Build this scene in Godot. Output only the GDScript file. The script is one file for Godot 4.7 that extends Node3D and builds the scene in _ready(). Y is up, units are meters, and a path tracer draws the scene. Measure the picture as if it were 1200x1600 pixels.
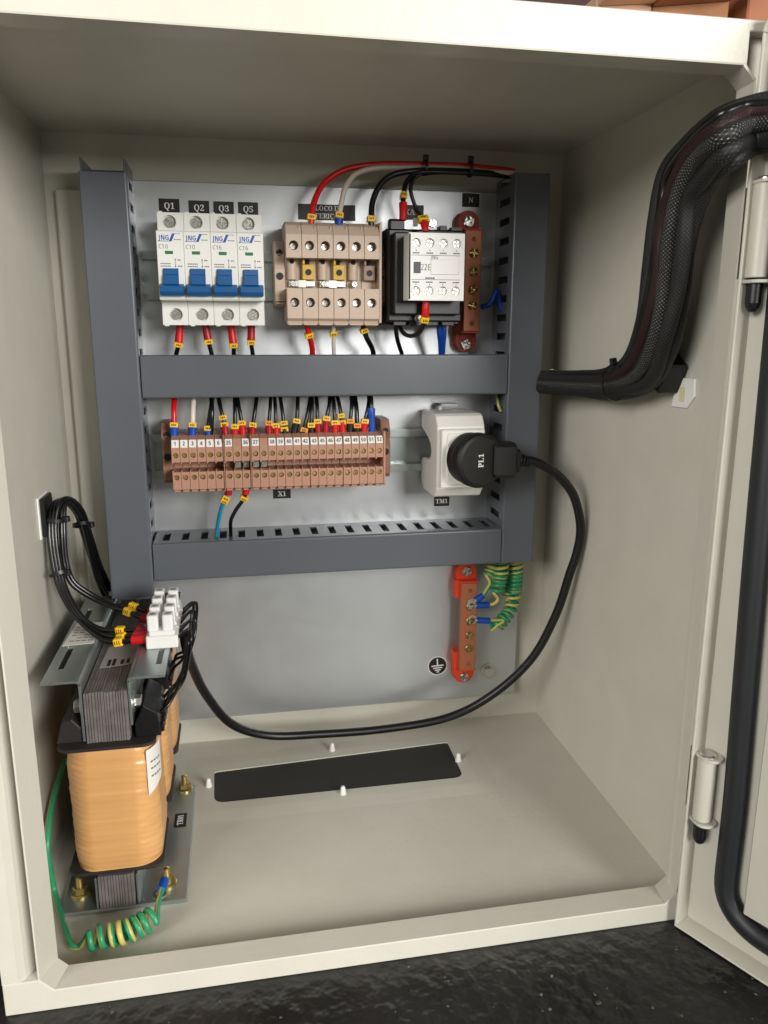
extends Node3D
# An open sheet-steel control cabinet on a dark bench. All lengths below are millimetres; x right, y up, z out of the cabinet,
# origin at the inner back lower left corner. S turns them into metres.
const S := 0.001
const FOCAL := 1229.27
const EYE := Vector3(130.18, 351.87, 647.49)
var eye_basis: Basis
var org := Vector3.ZERO
var M := {}
var used := {}

class MB:
	var v := PackedVector3Array()
	var n := PackedVector3Array()
	var t := PackedVector2Array()
	var c := PackedColorArray()
	var col := Color(1, 1, 1)
	var xf := Transform3D.IDENTITY
	func tri(a: Vector3, b: Vector3, d: Vector3, na: Vector3, nb: Vector3, nd: Vector3, ua := Vector2.ZERO, ub := Vector2.ZERO, ud := Vector2.ZERO) -> void:
		if (b - a).cross(d - a).dot(na + nb + nd) > 0.0:
			var q := b; b = d; d = q
			q = nb; nb = nd; nd = q
			var w := ub; ub = ud; ud = w
		v.append(xf * a); v.append(xf * b); v.append(xf * d)
		n.append(xf.basis * na); n.append(xf.basis * nb); n.append(xf.basis * nd)
		t.append(ua); t.append(ub); t.append(ud)
		c.append(col); c.append(col); c.append(col)
	func quad(a: Vector3, b: Vector3, d: Vector3, e: Vector3, hint: Vector3) -> void:
		var m := (b - a).cross(d - a)
		if m.length() < 1e-9:
			m = (d - a).cross(e - a)
		m = m.normalized()
		if m.dot(hint) < 0.0:
			m = -m
		tri(a, b, d, m, m, m); tri(a, d, e, m, m, m)
	func flat3(a: Vector3, b: Vector3, d: Vector3, hint: Vector3) -> void:
		var m := (b - a).cross(d - a).normalized()
		if m.dot(hint) < 0.0:
			m = -m
		tri(a, b, d, m, m, m)
	func box(lo: Vector3, hi: Vector3, k := 0.0) -> void:
		k = minf(k, minf(hi.x - lo.x, minf(hi.y - lo.y, hi.z - lo.z)) * 0.45)
		var ctr := (lo + hi) * 0.5
		var h := (hi - lo) * 0.5
		for ax in 3:
			var bx := (ax + 1) % 3
			var cx := (ax + 2) % 3
			for s in [-1.0, 1.0]:
				var p: Array[Vector3] = []
				for q in [[-1, -1], [1, -1], [1, 1], [-1, 1]]:
					var w := Vector3.ZERO
					w[ax] = s * h[ax]; w[bx] = q[0] * (h[bx] - k); w[cx] = q[1] * (h[cx] - k)
					p.append(ctr + w)
				var hint := Vector3.ZERO
				hint[ax] = s
				quad(p[0], p[1], p[2], p[3], hint)
				if k > 0.0:
					for s2 in [-1.0, 1.0]:
						var e: Array[Vector3] = []
						for q2 in [-1.0, 1.0]:
							var w1 := Vector3.ZERO
							w1[ax] = s * h[ax]; w1[bx] = s2 * (h[bx] - k); w1[cx] = q2 * (h[cx] - k)
							var w2 := Vector3.ZERO
							w2[ax] = s * (h[ax] - k); w2[bx] = s2 * h[bx]; w2[cx] = q2 * (h[cx] - k)
							e.append(ctr + w1); e.append(ctr + w2)
						var hh := Vector3.ZERO
						hh[ax] = s; hh[bx] = s2
						quad(e[0], e[1], e[3], e[2], hh)
		if k > 0.0:
			for sx in [-1.0, 1.0]:
				for sy in [-1.0, 1.0]:
					for sz in [-1.0, 1.0]:
						var a := ctr + Vector3(sx * h.x, sy * (h.y - k), sz * (h.z - k))
						var b := ctr + Vector3(sx * (h.x - k), sy * h.y, sz * (h.z - k))
						var d := ctr + Vector3(sx * (h.x - k), sy * (h.y - k), sz * h.z)
						flat3(a, b, d, Vector3(sx, sy, sz))
	func map3(p: Vector2, ax: int, e: float) -> Vector3:
		if ax == 0:
			return Vector3(e, p.y, p.x)
		if ax == 1:
			return Vector3(p.x, e, p.y)
		return Vector3(p.x, p.y, e)
	# poly: (z,y) for ax 0, (x,z) for ax 1, (x,y) for ax 2
	func prism(poly: PackedVector2Array, ax: int, lo: float, hi: float, k := 0.0, skip := []) -> void:
		var m := poly.size()
		var area := 0.0
		for i in m:
			area += poly[i].cross(poly[(i + 1) % m])
		var sg := signf(area)
		var en := PackedVector2Array()
		for i in m:
			var d := (poly[(i + 1) % m] - poly[i]).normalized()
			en.append(Vector2(d.y, -d.x) * sg)
		var ins := PackedVector2Array()
		for i in m:
			var n1 := en[(i + m - 1) % m]
			var n2 := en[i]
			ins.append(poly[i] - (n1 + n2) / maxf(1.0 + n1.dot(n2), 0.35) * k)
		for i in m:
			var j := (i + 1) % m
			var hint := map3(en[i], ax, 0.0)
			if not i in skip:
				quad(map3(poly[i], ax, lo + k), map3(poly[j], ax, lo + k), map3(poly[j], ax, hi - k), map3(poly[i], ax, hi - k), hint)
			if k > 0.0:
				var axv := map3(Vector2.ZERO, ax, 1.0)
				quad(map3(poly[i], ax, lo + k), map3(poly[j], ax, lo + k), map3(ins[j], ax, lo), map3(ins[i], ax, lo), hint - axv)
				quad(map3(poly[i], ax, hi - k), map3(poly[j], ax, hi - k), map3(ins[j], ax, hi), map3(ins[i], ax, hi), hint + axv)
		var tr := Geometry2D.triangulate_polygon(ins)
		for q in range(0, tr.size(), 3):
			flat3(map3(ins[tr[q]], ax, lo), map3(ins[tr[q + 1]], ax, lo), map3(ins[tr[q + 2]], ax, lo), map3(Vector2.ZERO, ax, -1.0))
			flat3(map3(ins[tr[q]], ax, hi), map3(ins[tr[q + 1]], ax, hi), map3(ins[tr[q + 2]], ax, hi), map3(Vector2.ZERO, ax, 1.0))
	func tube(path: PackedVector3Array, r: float, sides := 10, stripe := 0, vscale := 0.02, r_end := -1.0, oval := 1.0) -> void:
		var m := path.size()
		var tan0 := (path[1] - path[0]).normalized()
		var up := Vector3.UP if absf(tan0.y) < 0.9 else Vector3.RIGHT
		var u := (up - tan0 * up.dot(tan0)).normalized()
		var rings := []
		var norms := []
		var lens := PackedFloat32Array()
		var run := 0.0
		for i in m:
			var tg: Vector3
			if i == 0: tg = path[1] - path[0]
			elif i == m - 1: tg = path[m - 1] - path[m - 2]
			else: tg = path[i + 1] - path[i - 1]
			tg = tg.normalized()
			u = (u - tg * u.dot(tg)).normalized()
			var w := tg.cross(u)
			if i > 0: run += path[i].distance_to(path[i - 1])
			lens.append(run)
			var ring := PackedVector3Array()
			var nn := PackedVector3Array()
			var rr := r if r_end < 0.0 else lerpf(r, r_end, float(i) / (m - 1))
			for s in sides + 1:
				var a := TAU * s / sides
				var q := u * cos(a) + w * sin(a)
				ring.append(path[i] + (u * cos(a) + w * sin(a) * oval) * rr); nn.append(q)
			rings.append(ring); norms.append(nn)
		var keep := col
		for i in m - 1:
			for s in sides:
				if stripe > 0:
					col = Color(0.56, 0.47, 0.12) if (s < stripe) else Color(0.025, 0.27, 0.12)
				var a: Vector3 = rings[i][s]; var b: Vector3 = rings[i][s + 1]
				var d: Vector3 = rings[i + 1][s + 1]; var e: Vector3 = rings[i + 1][s]
				var na: Vector3 = norms[i][s]; var nb: Vector3 = norms[i][s + 1]; var nd: Vector3 = norms[i + 1][s + 1]; var ne: Vector3 = norms[i + 1][s]
				var ua := Vector2(float(s) / sides, lens[i] * vscale); var ub := Vector2(float(s + 1) / sides, lens[i] * vscale)
				var ud := Vector2(float(s + 1) / sides, lens[i + 1] * vscale); var ue := Vector2(float(s) / sides, lens[i + 1] * vscale)
				tri(a, b, d, na, nb, nd, ua, ub, ud); tri(a, d, e, na, nd, ne, ua, ud, ue)
		col = keep
		for en in [0, m - 1]:
			var ax := (path[0] - path[1]) if en == 0 else (path[m - 1] - path[m - 2])
			for s in sides:
				flat3(path[en], rings[en][s], rings[en][s + 1], ax)
	# profile of (radius, height along axis z), placed with xf
	func lathe(prof: PackedVector2Array, seg := 20) -> void:
		for i in prof.size() - 1:
			var p := prof[i]; var q := prof[i + 1]
			var d := q - p
			var nn := Vector2(d.y, -d.x).normalized()
			for s in seg:
				var a := TAU * s / seg; var b := TAU * (s + 1) / seg
				var ca := Vector3(cos(a), sin(a), 0); var cb := Vector3(cos(b), sin(b), 0)
				var na := ca * nn.x + Vector3(0, 0, nn.y); var nb := cb * nn.x + Vector3(0, 0, nn.y)
				var z := Vector3(0, 0, 1)
				if p.x > 1e-6: tri(ca * p.x + z * p.y, cb * p.x + z * p.y, ca * q.x + z * q.y, na, nb, na)
				if q.x > 1e-6: tri(cb * p.x + z * p.y, cb * q.x + z * q.y, ca * q.x + z * q.y, nb, nb, na)
	# rectangle in the plane z with a round well of depth dep
	func holed(x0: float, x1: float, y0: float, y1: float, z: float, cx: float, cy: float, r: float, dep: float, seg := 20) -> void:
		var an := PackedFloat32Array()
		for s in seg: an.append(TAU * s / seg)
		for q in [[x0, y0], [x1, y0], [x1, y1], [x0, y1]]: an.append(fposmod(atan2(q[1] - cy, q[0] - cx), TAU))
		an.sort()
		var front := Vector3(0, 0, 1)
		var m := an.size()
		var o := PackedVector3Array(); var i_ := PackedVector3Array(); var b_ := PackedVector3Array()
		for a in an:
			var d := Vector2(cos(a), sin(a))
			var k := 1e9
			if d.x > 1e-6: k = minf(k, (x1 - cx) / d.x)
			if d.x < -1e-6: k = minf(k, (x0 - cx) / d.x)
			if d.y > 1e-6: k = minf(k, (y1 - cy) / d.y)
			if d.y < -1e-6: k = minf(k, (y0 - cy) / d.y)
			o.append(Vector3(cx + d.x * k, cy + d.y * k, z)); i_.append(Vector3(cx + d.x * r, cy + d.y * r, z)); b_.append(Vector3(cx + d.x * r, cy + d.y * r, z - dep))
		for s in m:
			var w := (s + 1) % m
			tri(o[s], o[w], i_[w], front, front, front); tri(o[s], i_[w], i_[s], front, front, front)
			var na := Vector3(cx, cy, z) - i_[s]; var nb := Vector3(cx, cy, z) - i_[w]
			na = na.normalized(); nb = nb.normalized()
			tri(i_[s], i_[w], b_[w], na, nb, nb); tri(i_[s], b_[w], b_[s], na, nb, na)
			tri(b_[s], b_[w], Vector3(cx, cy, z - dep), front, front, front)
	# smooth sheet through rows of points
	func grid(rows: Array, out_from: Vector3, closed := true) -> void:
		var h := rows.size()
		var w: int = rows[0].size()
		var nn := []
		for i in h:
			var line := PackedVector3Array()
			for j in w:
				var jl := (j + w - 1) % w if closed else maxi(j - 1, 0)
				var jr := (j + 1) % w if closed else mini(j + 1, w - 1)
				var du: Vector3 = rows[i][jr] - rows[i][jl]
				var dv: Vector3 = rows[mini(i + 1, h - 1)][j] - rows[maxi(i - 1, 0)][j]
				var g := du.cross(dv).normalized()
				var away: Vector3 = rows[i][j] - out_from
				if absf(away.normalized().dot(g)) > 0.02 and g.dot(away) < 0.0: g = -g
				line.append(g)
			nn.append(line)
		for i in h - 1:
			for j in (w if closed else w - 1):
				var k := (j + 1) % w
				tri(rows[i][j], rows[i][k], rows[i + 1][k], nn[i][j], nn[i][k], nn[i + 1][k], Vector2(float(j) / w, float(i) / h), Vector2(float(j + 1) / w, float(i) / h), Vector2(float(j + 1) / w, float(i + 1) / h))
				tri(rows[i][j], rows[i + 1][k], rows[i + 1][j], nn[i][j], nn[i + 1][k], nn[i + 1][j], Vector2(float(j) / w, float(i) / h), Vector2(float(j + 1) / w, float(i + 1) / h), Vector2(float(j) / w, float(i + 1) / h))

func ray(u: float, w: float) -> Vector3:
	return eye_basis * Vector3((u - 600.0) / FOCAL, -(w - 800.0) / FOCAL, -1.0)
func P(u: float, w: float, z: float) -> Vector3:
	var d := ray(u, w)
	return EYE + d * (z - EYE.z) / d.z
func PX(u: float, w: float, x: float) -> Vector3:
	var d := ray(u, w)
	return EYE + d * (x - EYE.x) / d.x
func PY(u: float, w: float, y: float) -> Vector3:
	var d := ray(u, w)
	return EYE + d * (y - EYE.y) / d.y

func mesh_of(b: MB, at := Vector3.ZERO) -> ArrayMesh:
	var vv := PackedVector3Array()
	vv.resize(b.v.size())
	for i in b.v.size(): vv[i] = (b.v[i] - at) * S
	var a := []
	a.resize(Mesh.ARRAY_MAX)
	a[Mesh.ARRAY_VERTEX] = vv
	a[Mesh.ARRAY_NORMAL] = b.n
	a[Mesh.ARRAY_TEX_UV] = b.t
	a[Mesh.ARRAY_COLOR] = b.c
	var m := ArrayMesh.new()
	m.add_surface_from_arrays(Mesh.PRIMITIVE_TRIANGLES, a)
	return m
func part(called: String, b: MB, m: Material, parent: Node) -> MeshInstance3D:
	return put(called, mesh_of(b, org), m, parent)
func put(called: String, me: Mesh, m: Material, parent: Node, at := Vector3.ZERO) -> MeshInstance3D:
	var o := MeshInstance3D.new()
	o.name = called
	o.mesh = me
	o.material_override = m
	parent.add_child(o, true)
	o.position = at * S
	return o
func numbered(called: String) -> String:
	var k: int = used.get(called, 0)
	used[called] = k + 1
	return called if k == 0 else "%s_%03d" % [called, k]
func thing(called: String, label: String, category: String, at: Vector3, group := "") -> Node3D:
	var o := Node3D.new()
	o.name = numbered(called)
	add_child(o)
	org = at
	o.position = at * S
	o.set_meta("label", label)
	o.set_meta("category", category)
	if group: o.set_meta("group", group)
	return o
func structure(called: String, b: MB, m: Material) -> MeshInstance3D:
	org = Vector3.ZERO
	var o := part(called, b, m, self)
	o.set_meta("kind", "structure")
	return o

func smooth(pts: Array, step := 2.5) -> PackedVector3Array:
	var c := Curve3D.new()
	c.bake_interval = step
	for i in pts.size():
		var t: Vector3 = (pts[mini(i + 1, pts.size() - 1)] - pts[maxi(i - 1, 0)]) / 6.0
		var lim := 1e9
		if i > 0: lim = minf(lim, pts[i].distance_to(pts[i - 1]) * 0.4)
		if i < pts.size() - 1: lim = minf(lim, pts[i].distance_to(pts[i + 1]) * 0.4)
		if t.length() > lim: t = t.normalized() * lim
		c.add_point(pts[i], -t, t)
	return c.get_baked_points()
func rrect(x0: float, x1: float, y0: float, y1: float, r: float, k := 4) -> PackedVector2Array:
	var o := PackedVector2Array()
	var cs := [Vector2(x1 - r, y0 + r), Vector2(x1 - r, y1 - r), Vector2(x0 + r, y1 - r), Vector2(x0 + r, y0 + r)]
	for q in 4:
		for i in k + 1:
			var a := -PI / 2 + q * PI / 2 + (PI / 2) * i / k
			o.append(cs[q] + Vector2(cos(a), sin(a)) * r)
	return o
func facing(at: Vector3, axis: Vector3, roll_ref := Vector3.UP) -> Transform3D:
	var z := axis.normalized()
	if absf(z.dot(roll_ref)) > 0.98: roll_ref = Vector3.RIGHT
	var x := roll_ref.cross(z).normalized()
	return Transform3D(Basis(x, z.cross(x), z), at)
func pv(a: Array) -> PackedVector2Array:
	var o := PackedVector2Array()
	for q in a: o.append(Vector2(q[0], q[1]))
	return o

func noise_tex(freq: float, lo: Color, hi: Color, size := 512, seed_ := 1, octaves := 4, kind := FastNoiseLite.TYPE_SIMPLEX_SMOOTH) -> NoiseTexture2D:
	var f := FastNoiseLite.new()
	f.seed = seed_; f.frequency = freq; f.fractal_octaves = octaves; f.noise_type = kind
	var t := NoiseTexture2D.new()
	t.width = size; t.height = size; t.seamless = true; t.noise = f; t.generate_mipmaps = false
	var g := Gradient.new()
	g.set_color(0, lo); g.set_color(1, hi)
	t.color_ramp = g
	return t
func bump_tex(freq: float, strength: float, size := 512, seed_ := 5) -> NoiseTexture2D:
	var f := FastNoiseLite.new()
	f.seed = seed_; f.frequency = freq; f.fractal_octaves = 3
	var t := NoiseTexture2D.new()
	t.width = size; t.height = size; t.seamless = true; t.noise = f; t.as_normal_map = true; t.bump_strength = strength; t.generate_mipmaps = false
	return t
func mat(key: String, col: Color, rough: float, metal := 0.0) -> StandardMaterial3D:
	var m := StandardMaterial3D.new()
	m.resource_name = key
	m.albedo_color = col; m.roughness = rough; m.metallic = metal
	M[key] = m
	return m
func triplanar(m: StandardMaterial3D, scale_: float) -> void:
	m.uv1_triplanar = true; m.uv1_world_triplanar = true; m.uv1_scale = Vector3.ONE * scale_

func text(s: String, serif: bool, cap: float, at: Vector3, m: Material, parent: Node, called := "lettering", turn := Vector3.ZERO, bold := false, squeeze := 1.0) -> MeshInstance3D:
	var f := SystemFont.new()
	f.font_names = PackedStringArray(["Droid Serif" if serif else "Droid Sans"])
	f.font_weight = 700 if bold else 400
	var t := TextMesh.new()
	t.font = f; t.text = s; t.font_size = 32; t.pixel_size = cap * S / 23.0; t.depth = 0.00006; t.curve_step = 2.0
	t.horizontal_alignment = HORIZONTAL_ALIGNMENT_CENTER; t.vertical_alignment = VERTICAL_ALIGNMENT_CENTER
	var o := put(called, t, m, parent, at - org)
	o.rotation_degrees = turn
	o.scale = Vector3(squeeze, 1, 1)
	return o
func screw_mesh(r: float, h: float, slot: float, cross := true) -> ArrayMesh:
	var b := MB.new()
	b.lathe(PackedVector2Array([Vector2(r, -1.0), Vector2(r, h * 0.35), Vector2(0, h * 0.35)]), 20)
	var s := slot * 0.5
	var parts_ := 4 if cross else 2
	for q in parts_:
		var poly := PackedVector2Array()
		if cross:
			poly.append(Vector2(s, s))
			var a0 := asin(s / r)
			for i in 6:
				var a := lerpf(a0, PI / 2 - a0, i / 5.0)
				poly.append(Vector2(cos(a), sin(a)) * r)
		else:
			var a0 := asin(s / r)
			for i in 10:
				var a := lerpf(a0, PI - a0, i / 9.0)
				poly.append(Vector2(cos(a), sin(a)) * r)
		b.xf = Transform3D(Basis(Vector3(0, 0, 1), 0.5 + q * (PI / 2 if cross else PI)), Vector3.ZERO)
		b.prism(poly, 2, h * 0.3, h, minf(0.25 * r, h * 0.3))
	return mesh_of(b)
func hex_mesh(r: float, h: float, hole := false, washer := 0.0) -> ArrayMesh:
	var b := MB.new()
	if washer > 0.0:
		b.lathe(PackedVector2Array([Vector2(washer, -0.2), Vector2(washer, 0.9), Vector2(washer - 0.3, 1.2), Vector2(0, 1.2)]), 24)
	var poly := PackedVector2Array()
	for i in 6: poly.append(Vector2(cos(i * PI / 3 + 0.2), sin(i * PI / 3 + 0.2)) * r)
	b.prism(poly, 2, 0.9, h, 0.5)
	return mesh_of(b)

func words(s: String) -> String:
	var n := int(s)
	var ones := ["", "one", "two", "three", "four", "five", "six", "seven", "eight", "nine"]
	var tens := {3: "thirty", 4: "forty", 5: "fifty"}
	if n < 10: return ones[n]
	return tens[n / 10] + ("" if n % 10 == 0 else "-" + ones[n % 10])

func materials() -> void:
	var m := mat("paint", Color(0.775, 0.765, 0.72), 0.42)
	m.normal_enabled = true; m.normal_texture = bump_tex(0.06, 1.2); m.normal_scale = 0.22
	m.albedo_texture = noise_tex(0.006, Color(0.975, 0.975, 0.97), Color(1, 1, 1), 512, 3)
	m.roughness_texture = noise_tex(0.01, Color(0.85, 0.85, 0.85), Color(1, 1, 1), 512, 8)
	triplanar(m, 6.0)
	m = mat("zinc", Color(0.78, 0.795, 0.805), 0.4, 0.8)
	m.albedo_texture = noise_tex(0.006, Color(0.965, 0.967, 0.97), Color(1, 1, 1), 512, 12, 5)
	m.roughness_texture = noise_tex(0.02, Color(0.88, 0.88, 0.88), Color(1, 1, 1), 512, 13, 5)
	m.normal_enabled = true; m.normal_texture = bump_tex(0.006, 0.6, 512, 21); m.normal_scale = 0.025
	triplanar(m, 5.0)
	m = mat("bracket", Color(0.70, 0.735, 0.73), 0.36, 0.85)
	m.roughness_texture = noise_tex(0.01, Color(0.85, 0.85, 0.85), Color(1, 1, 1), 256, 14, 4)
	m.albedo_texture = noise_tex(0.006, Color(0.93, 0.935, 0.94), Color(1, 1, 1), 256, 15, 4)
	triplanar(m, 9.0)
	m = mat("steel", Color(0.82, 0.82, 0.80), 0.28, 0.95)
	m = mat("brass", Color(0.80, 0.72, 0.48), 0.3, 0.95)
	m = mat("duct", Color(0.35, 0.367, 0.395), 0.34)
	m.roughness_texture = noise_tex(0.012, Color(0.82, 0.82, 0.82), Color(1, 1, 1), 256, 31)
	m.normal_enabled = true; m.normal_texture = bump_tex(0.02, 0.8, 256, 32); m.normal_scale = 0.06
	triplanar(m, 6.0)
	mat("breaker", Color(0.88, 0.88, 0.865), 0.38)
	mat("white", Color(0.91, 0.91, 0.90), 0.38)
	mat("socket", Color(0.91, 0.905, 0.885), 0.35)
	mat("blue", Color(0.06, 0.325, 0.545), 0.35)
	mat("logo_blue", Color(0.12, 0.28, 0.62), 0.5)
	mat("green", Color(0.06, 0.42, 0.22), 0.45)
	mat("ink", Color(0.10, 0.10, 0.11), 0.6)
	mat("grey_ink", Color(0.36, 0.36, 0.38), 0.6)
	mat("black", Color(0.06, 0.06, 0.063), 0.38)
	mat("plug_black", Color(0.05, 0.048, 0.046), 0.5)
	mat("wire_black", Color(0.035, 0.036, 0.04), 0.28)
	mat("cable_black", Color(0.055, 0.055, 0.06), 0.4)
	mat("wire_red", Color(0.80, 0.06, 0.07), 0.3)
	mat("wire_white", Color(0.84, 0.80, 0.75), 0.35)
	mat("wire_blue", Color(0.10, 0.56, 0.72), 0.35)
	mat("sleeve_red", Color(0.82, 0.07, 0.10), 0.4)
	mat("sleeve_crimson", Color(0.66, 0.05, 0.13), 0.4)
	mat("sleeve_blue", Color(0.03, 0.28, 0.66), 0.4)
	mat("sleeve_black", Color(0.06, 0.06, 0.06), 0.45)
	mat("marker", Color(0.94, 0.75, 0.10), 0.45)
	mat("marker_orange", Color(0.92, 0.58, 0.08), 0.45)
	mat("terminal", Color(0.69, 0.515, 0.43), 0.48)
	mat("glue", Color(0.84, 0.81, 0.66), 0.4)
	mat("terminal_dark", Color(0.60, 0.435, 0.36), 0.5)
	mat("beige", Color(0.755, 0.675, 0.605), 0.48)
	mat("beige_dark", Color(0.58, 0.48, 0.42), 0.5)
	mat("insert_yellow", Color(0.80, 0.66, 0.25), 0.5)
	mat("label_black", Color(0.06, 0.058, 0.055), 0.45)
	mat("label_white", Color(0.90, 0.90, 0.89), 0.55)
	mat("bar_red", Color(0.62, 0.20, 0.13), 0.45)
	mat("bar_copper", Color(0.70, 0.43, 0.31), 0.4, 0.3)
	mat("orange_plastic", Color(0.87, 0.26, 0.11), 0.45)
	mat("red_plastic", Color(0.73, 0.24, 0.17), 0.45)
	m = mat("tape", Color(0.83, 0.63, 0.405), 0.27)
	m.albedo_texture = noise_tex(0.006, Color(0.96, 0.955, 0.95), Color(1, 1, 1), 256, 41, 2)
	m.normal_enabled = true; m.normal_texture = bump_tex(0.012, 2.0, 512, 42); m.normal_scale = 0.3
	m.uv1_scale = Vector3(2.2, 3.0, 1)
	m = mat("lamination", Color(0.55, 0.525, 0.52), 0.5, 0.35)
	m.albedo_texture = noise_tex(0.02, Color(0.78, 0.76, 0.75), Color(1, 1, 1), 256, 43, 5)
	triplanar(m, 12.0)
	mat("flange", Color(0.15, 0.13, 0.13), 0.55)
	mat("sheet_black", Color(0.175, 0.17, 0.165), 0.7)
	mat("foam", Color(0.115, 0.125, 0.14), 0.5)
	mat("nylon", Color(0.90, 0.90, 0.89), 0.4)
	m = mat("green_yellow", Color(1, 1, 1), 0.38)
	m.vertex_color_use_as_albedo = true
	m = mat("bench", Color(1, 1, 1), 0.5)
	m.albedo_texture = noise_tex(0.008, Color(0.075, 0.073, 0.073), Color(0.17, 0.165, 0.16), 512, 51, 6)
	m.detail_enabled = true
	m.detail_blend_mode = BaseMaterial3D.BLEND_MODE_ADD
	m.detail_albedo = speck_tex()
	m.roughness_texture = noise_tex(0.01, Color(0.5, 0.5, 0.5), Color(1, 1, 1), 512, 53, 5)
	m.normal_enabled = true; m.normal_texture = bump_tex(0.045, 4.0, 512, 54); m.normal_scale = 0.6
	triplanar(m, 3.0)
	m = mat("card", Color(0.66, 0.46, 0.32), 0.8)
	m.albedo_texture = noise_tex(0.02, Color(0.85, 0.83, 0.8), Color(1, 1, 1), 256, 61)
	triplanar(m, 4.0)
	mat("card_pale", Color(0.80, 0.66, 0.54), 0.8)
	mat("card_orange", Color(0.60, 0.38, 0.26), 0.7)
	mat("board_brown", Color(0.24, 0.14, 0.11), 0.7)
	m = mat("braid", Color(1, 1, 1), 0.62)
	m.albedo_texture = braid_tex(Color(0.035, 0.036, 0.038), Color(0.46, 0.465, 0.47))
	m = mat("braid_white", Color(1, 1, 1), 0.62)
	m.albedo_texture = braid_tex(Color(0.035, 0.035, 0.038), Color(0.95, 0.95, 0.93), 1)
	m = mat("braid_red", Color(1, 1, 1), 0.62)
	m.albedo_texture = braid_tex(Color(0.035, 0.033, 0.034), Color(0.70, 0.08, 0.12), 2)
	for kk in ["braid", "braid_white", "braid_red"]: M[kk].uv1_scale = Vector3(0.5, 0.5, 1)
	var m_paper := mat("paper", Color(0.84, 0.83, 0.81), 0.6)
	m_paper.specular_mode = BaseMaterial3D.SPECULAR_SCHLICK_GGX
	mat("grey_film", Color(0.62, 0.60, 0.60), 0.45)
	m = mat("lamp_face", Color(1, 1, 1), 0.5)
	m.emission_enabled = true; m.emission = Color(1.0, 0.97, 0.92); m.emission_energy_multiplier = 2.0
	mat("lamp_housing", Color(0.8, 0.8, 0.8), 0.5)

func speck_tex() -> ImageTexture:
	var rng := RandomNumberGenerator.new()
	rng.seed = 77
	var im := Image.create(512, 512, false, Image.FORMAT_RGBA8)
	im.fill(Color(0, 0, 0, 0))
	for k in 90:
		var x := rng.randf_range(0, 511); var y := rng.randf_range(0, 511)
		var g := rng.randf_range(0.03, 0.10)
		var cc := Color(g, g * 0.9, g * 0.8, 0.5)
		var dirn := rng.randf() * TAU
		for q in rng.randi_range(30, 140):
			x += cos(dirn) * 0.5 + rng.randf_range(-1.6, 1.6); y += sin(dirn) * 0.5 + rng.randf_range(-1.6, 1.6)
			im.set_pixel(posmod(int(x), 512), posmod(int(y), 512), cc)
	for k in 260:
		var x := rng.randi_range(3, 508); var y := rng.randi_range(3, 508)
		var g := rng.randf_range(0.03, 0.12) * (1.0 if rng.randf() < 0.2 else 0.5)
		var cc := Color(g, g * rng.randf_range(0.88, 0.98), g * rng.randf_range(0.8, 0.95), rng.randf_range(0.4, 1.0))
		var w := rng.randi_range(1, 3)
		for q in rng.randi_range(2, 9):
			var xx := clampi(x + rng.randi_range(-w, w), 0, 511); var yy := clampi(y + rng.randi_range(-w, w), 0, 511)
			im.set_pixel(xx, yy, cc)
	return ImageTexture.create_from_image(im)
# woven sleeve: u runs round the tube, v along it
func braid_tex(base: Color, strand: Color, band := 0) -> ImageTexture:
	var im := Image.create(192, 128, false, Image.FORMAT_RGBA8)
	var rng := RandomNumberGenerator.new()
	rng.seed = 9 + band
	for x in 192:
		for y in 128:
			var a := (x + y) % 8
			var b := (x - y + 256) % 8
			var k := 0.0
			if a < 2 or b < 2: k = 0.28
			if a < 2 and b < 2: k = 1.0
			k *= rng.randf_range(0.45, 1.0)
			var s := strand
			if band > 0 and not (x > 20 and x < 84): s = Color(0.44, 0.445, 0.45)
			im.set_pixel(x, y, base.lerp(s, k))
	return ImageTexture.create_from_image(im)

func _ready() -> void:
	eye_basis = Basis(Vector3.UP, deg_to_rad(-10.69)) * Basis(Vector3.RIGHT, deg_to_rad(-12.92)) * Basis(Vector3.BACK, deg_to_rad(0.15))
	var cam := Camera3D.new()
	cam.name = "camera"
	cam.fov = rad_to_deg(2.0 * atan(800.0 / FOCAL))
	cam.near = 0.02; cam.far = 20.0
	add_child(cam)
	cam.transform = Transform3D(eye_basis, EYE * S)
	cam.current = true
	var we := WorldEnvironment.new()
	we.name = "environment"
	var e := Environment.new()
	e.background_mode = Environment.BG_COLOR
	e.background_color = Color(0.82, 0.785, 0.72)
	e.background_energy_multiplier = 0.27
	e.tonemap_mode = Environment.TONE_MAPPER_LINEAR
	e.tonemap_exposure = 1.05
	e.sdfgi_enabled = true; e.ssao_enabled = true; e.ssil_enabled = true
	we.environment = e
	add_child(we)
	materials()
	lamp("workshop_window", "large bright workshop window behind and right of the camera", "window", Vector3(1250, 760, 2000), Vector3(200, 300, 50), Vector2(1100, 600), 5.6, Color(1.0, 0.99, 0.975))
	lamp("workshop_window", "large bright workshop window behind and left of the camera", "window", Vector3(-1300, 960, 1600), Vector3(280, 250, 50), Vector2(1000, 650), 2.9, Color(1.0, 0.99, 0.975))
	bench()
	cabinet()
	plate_and_rails()
	ducts()
	breakers()
	test_block()
	contactor()
	bus_bars()
	terminals()
	socket_and_plug()
	transformer()
	wires()
	harness()
	backdrop()

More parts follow.
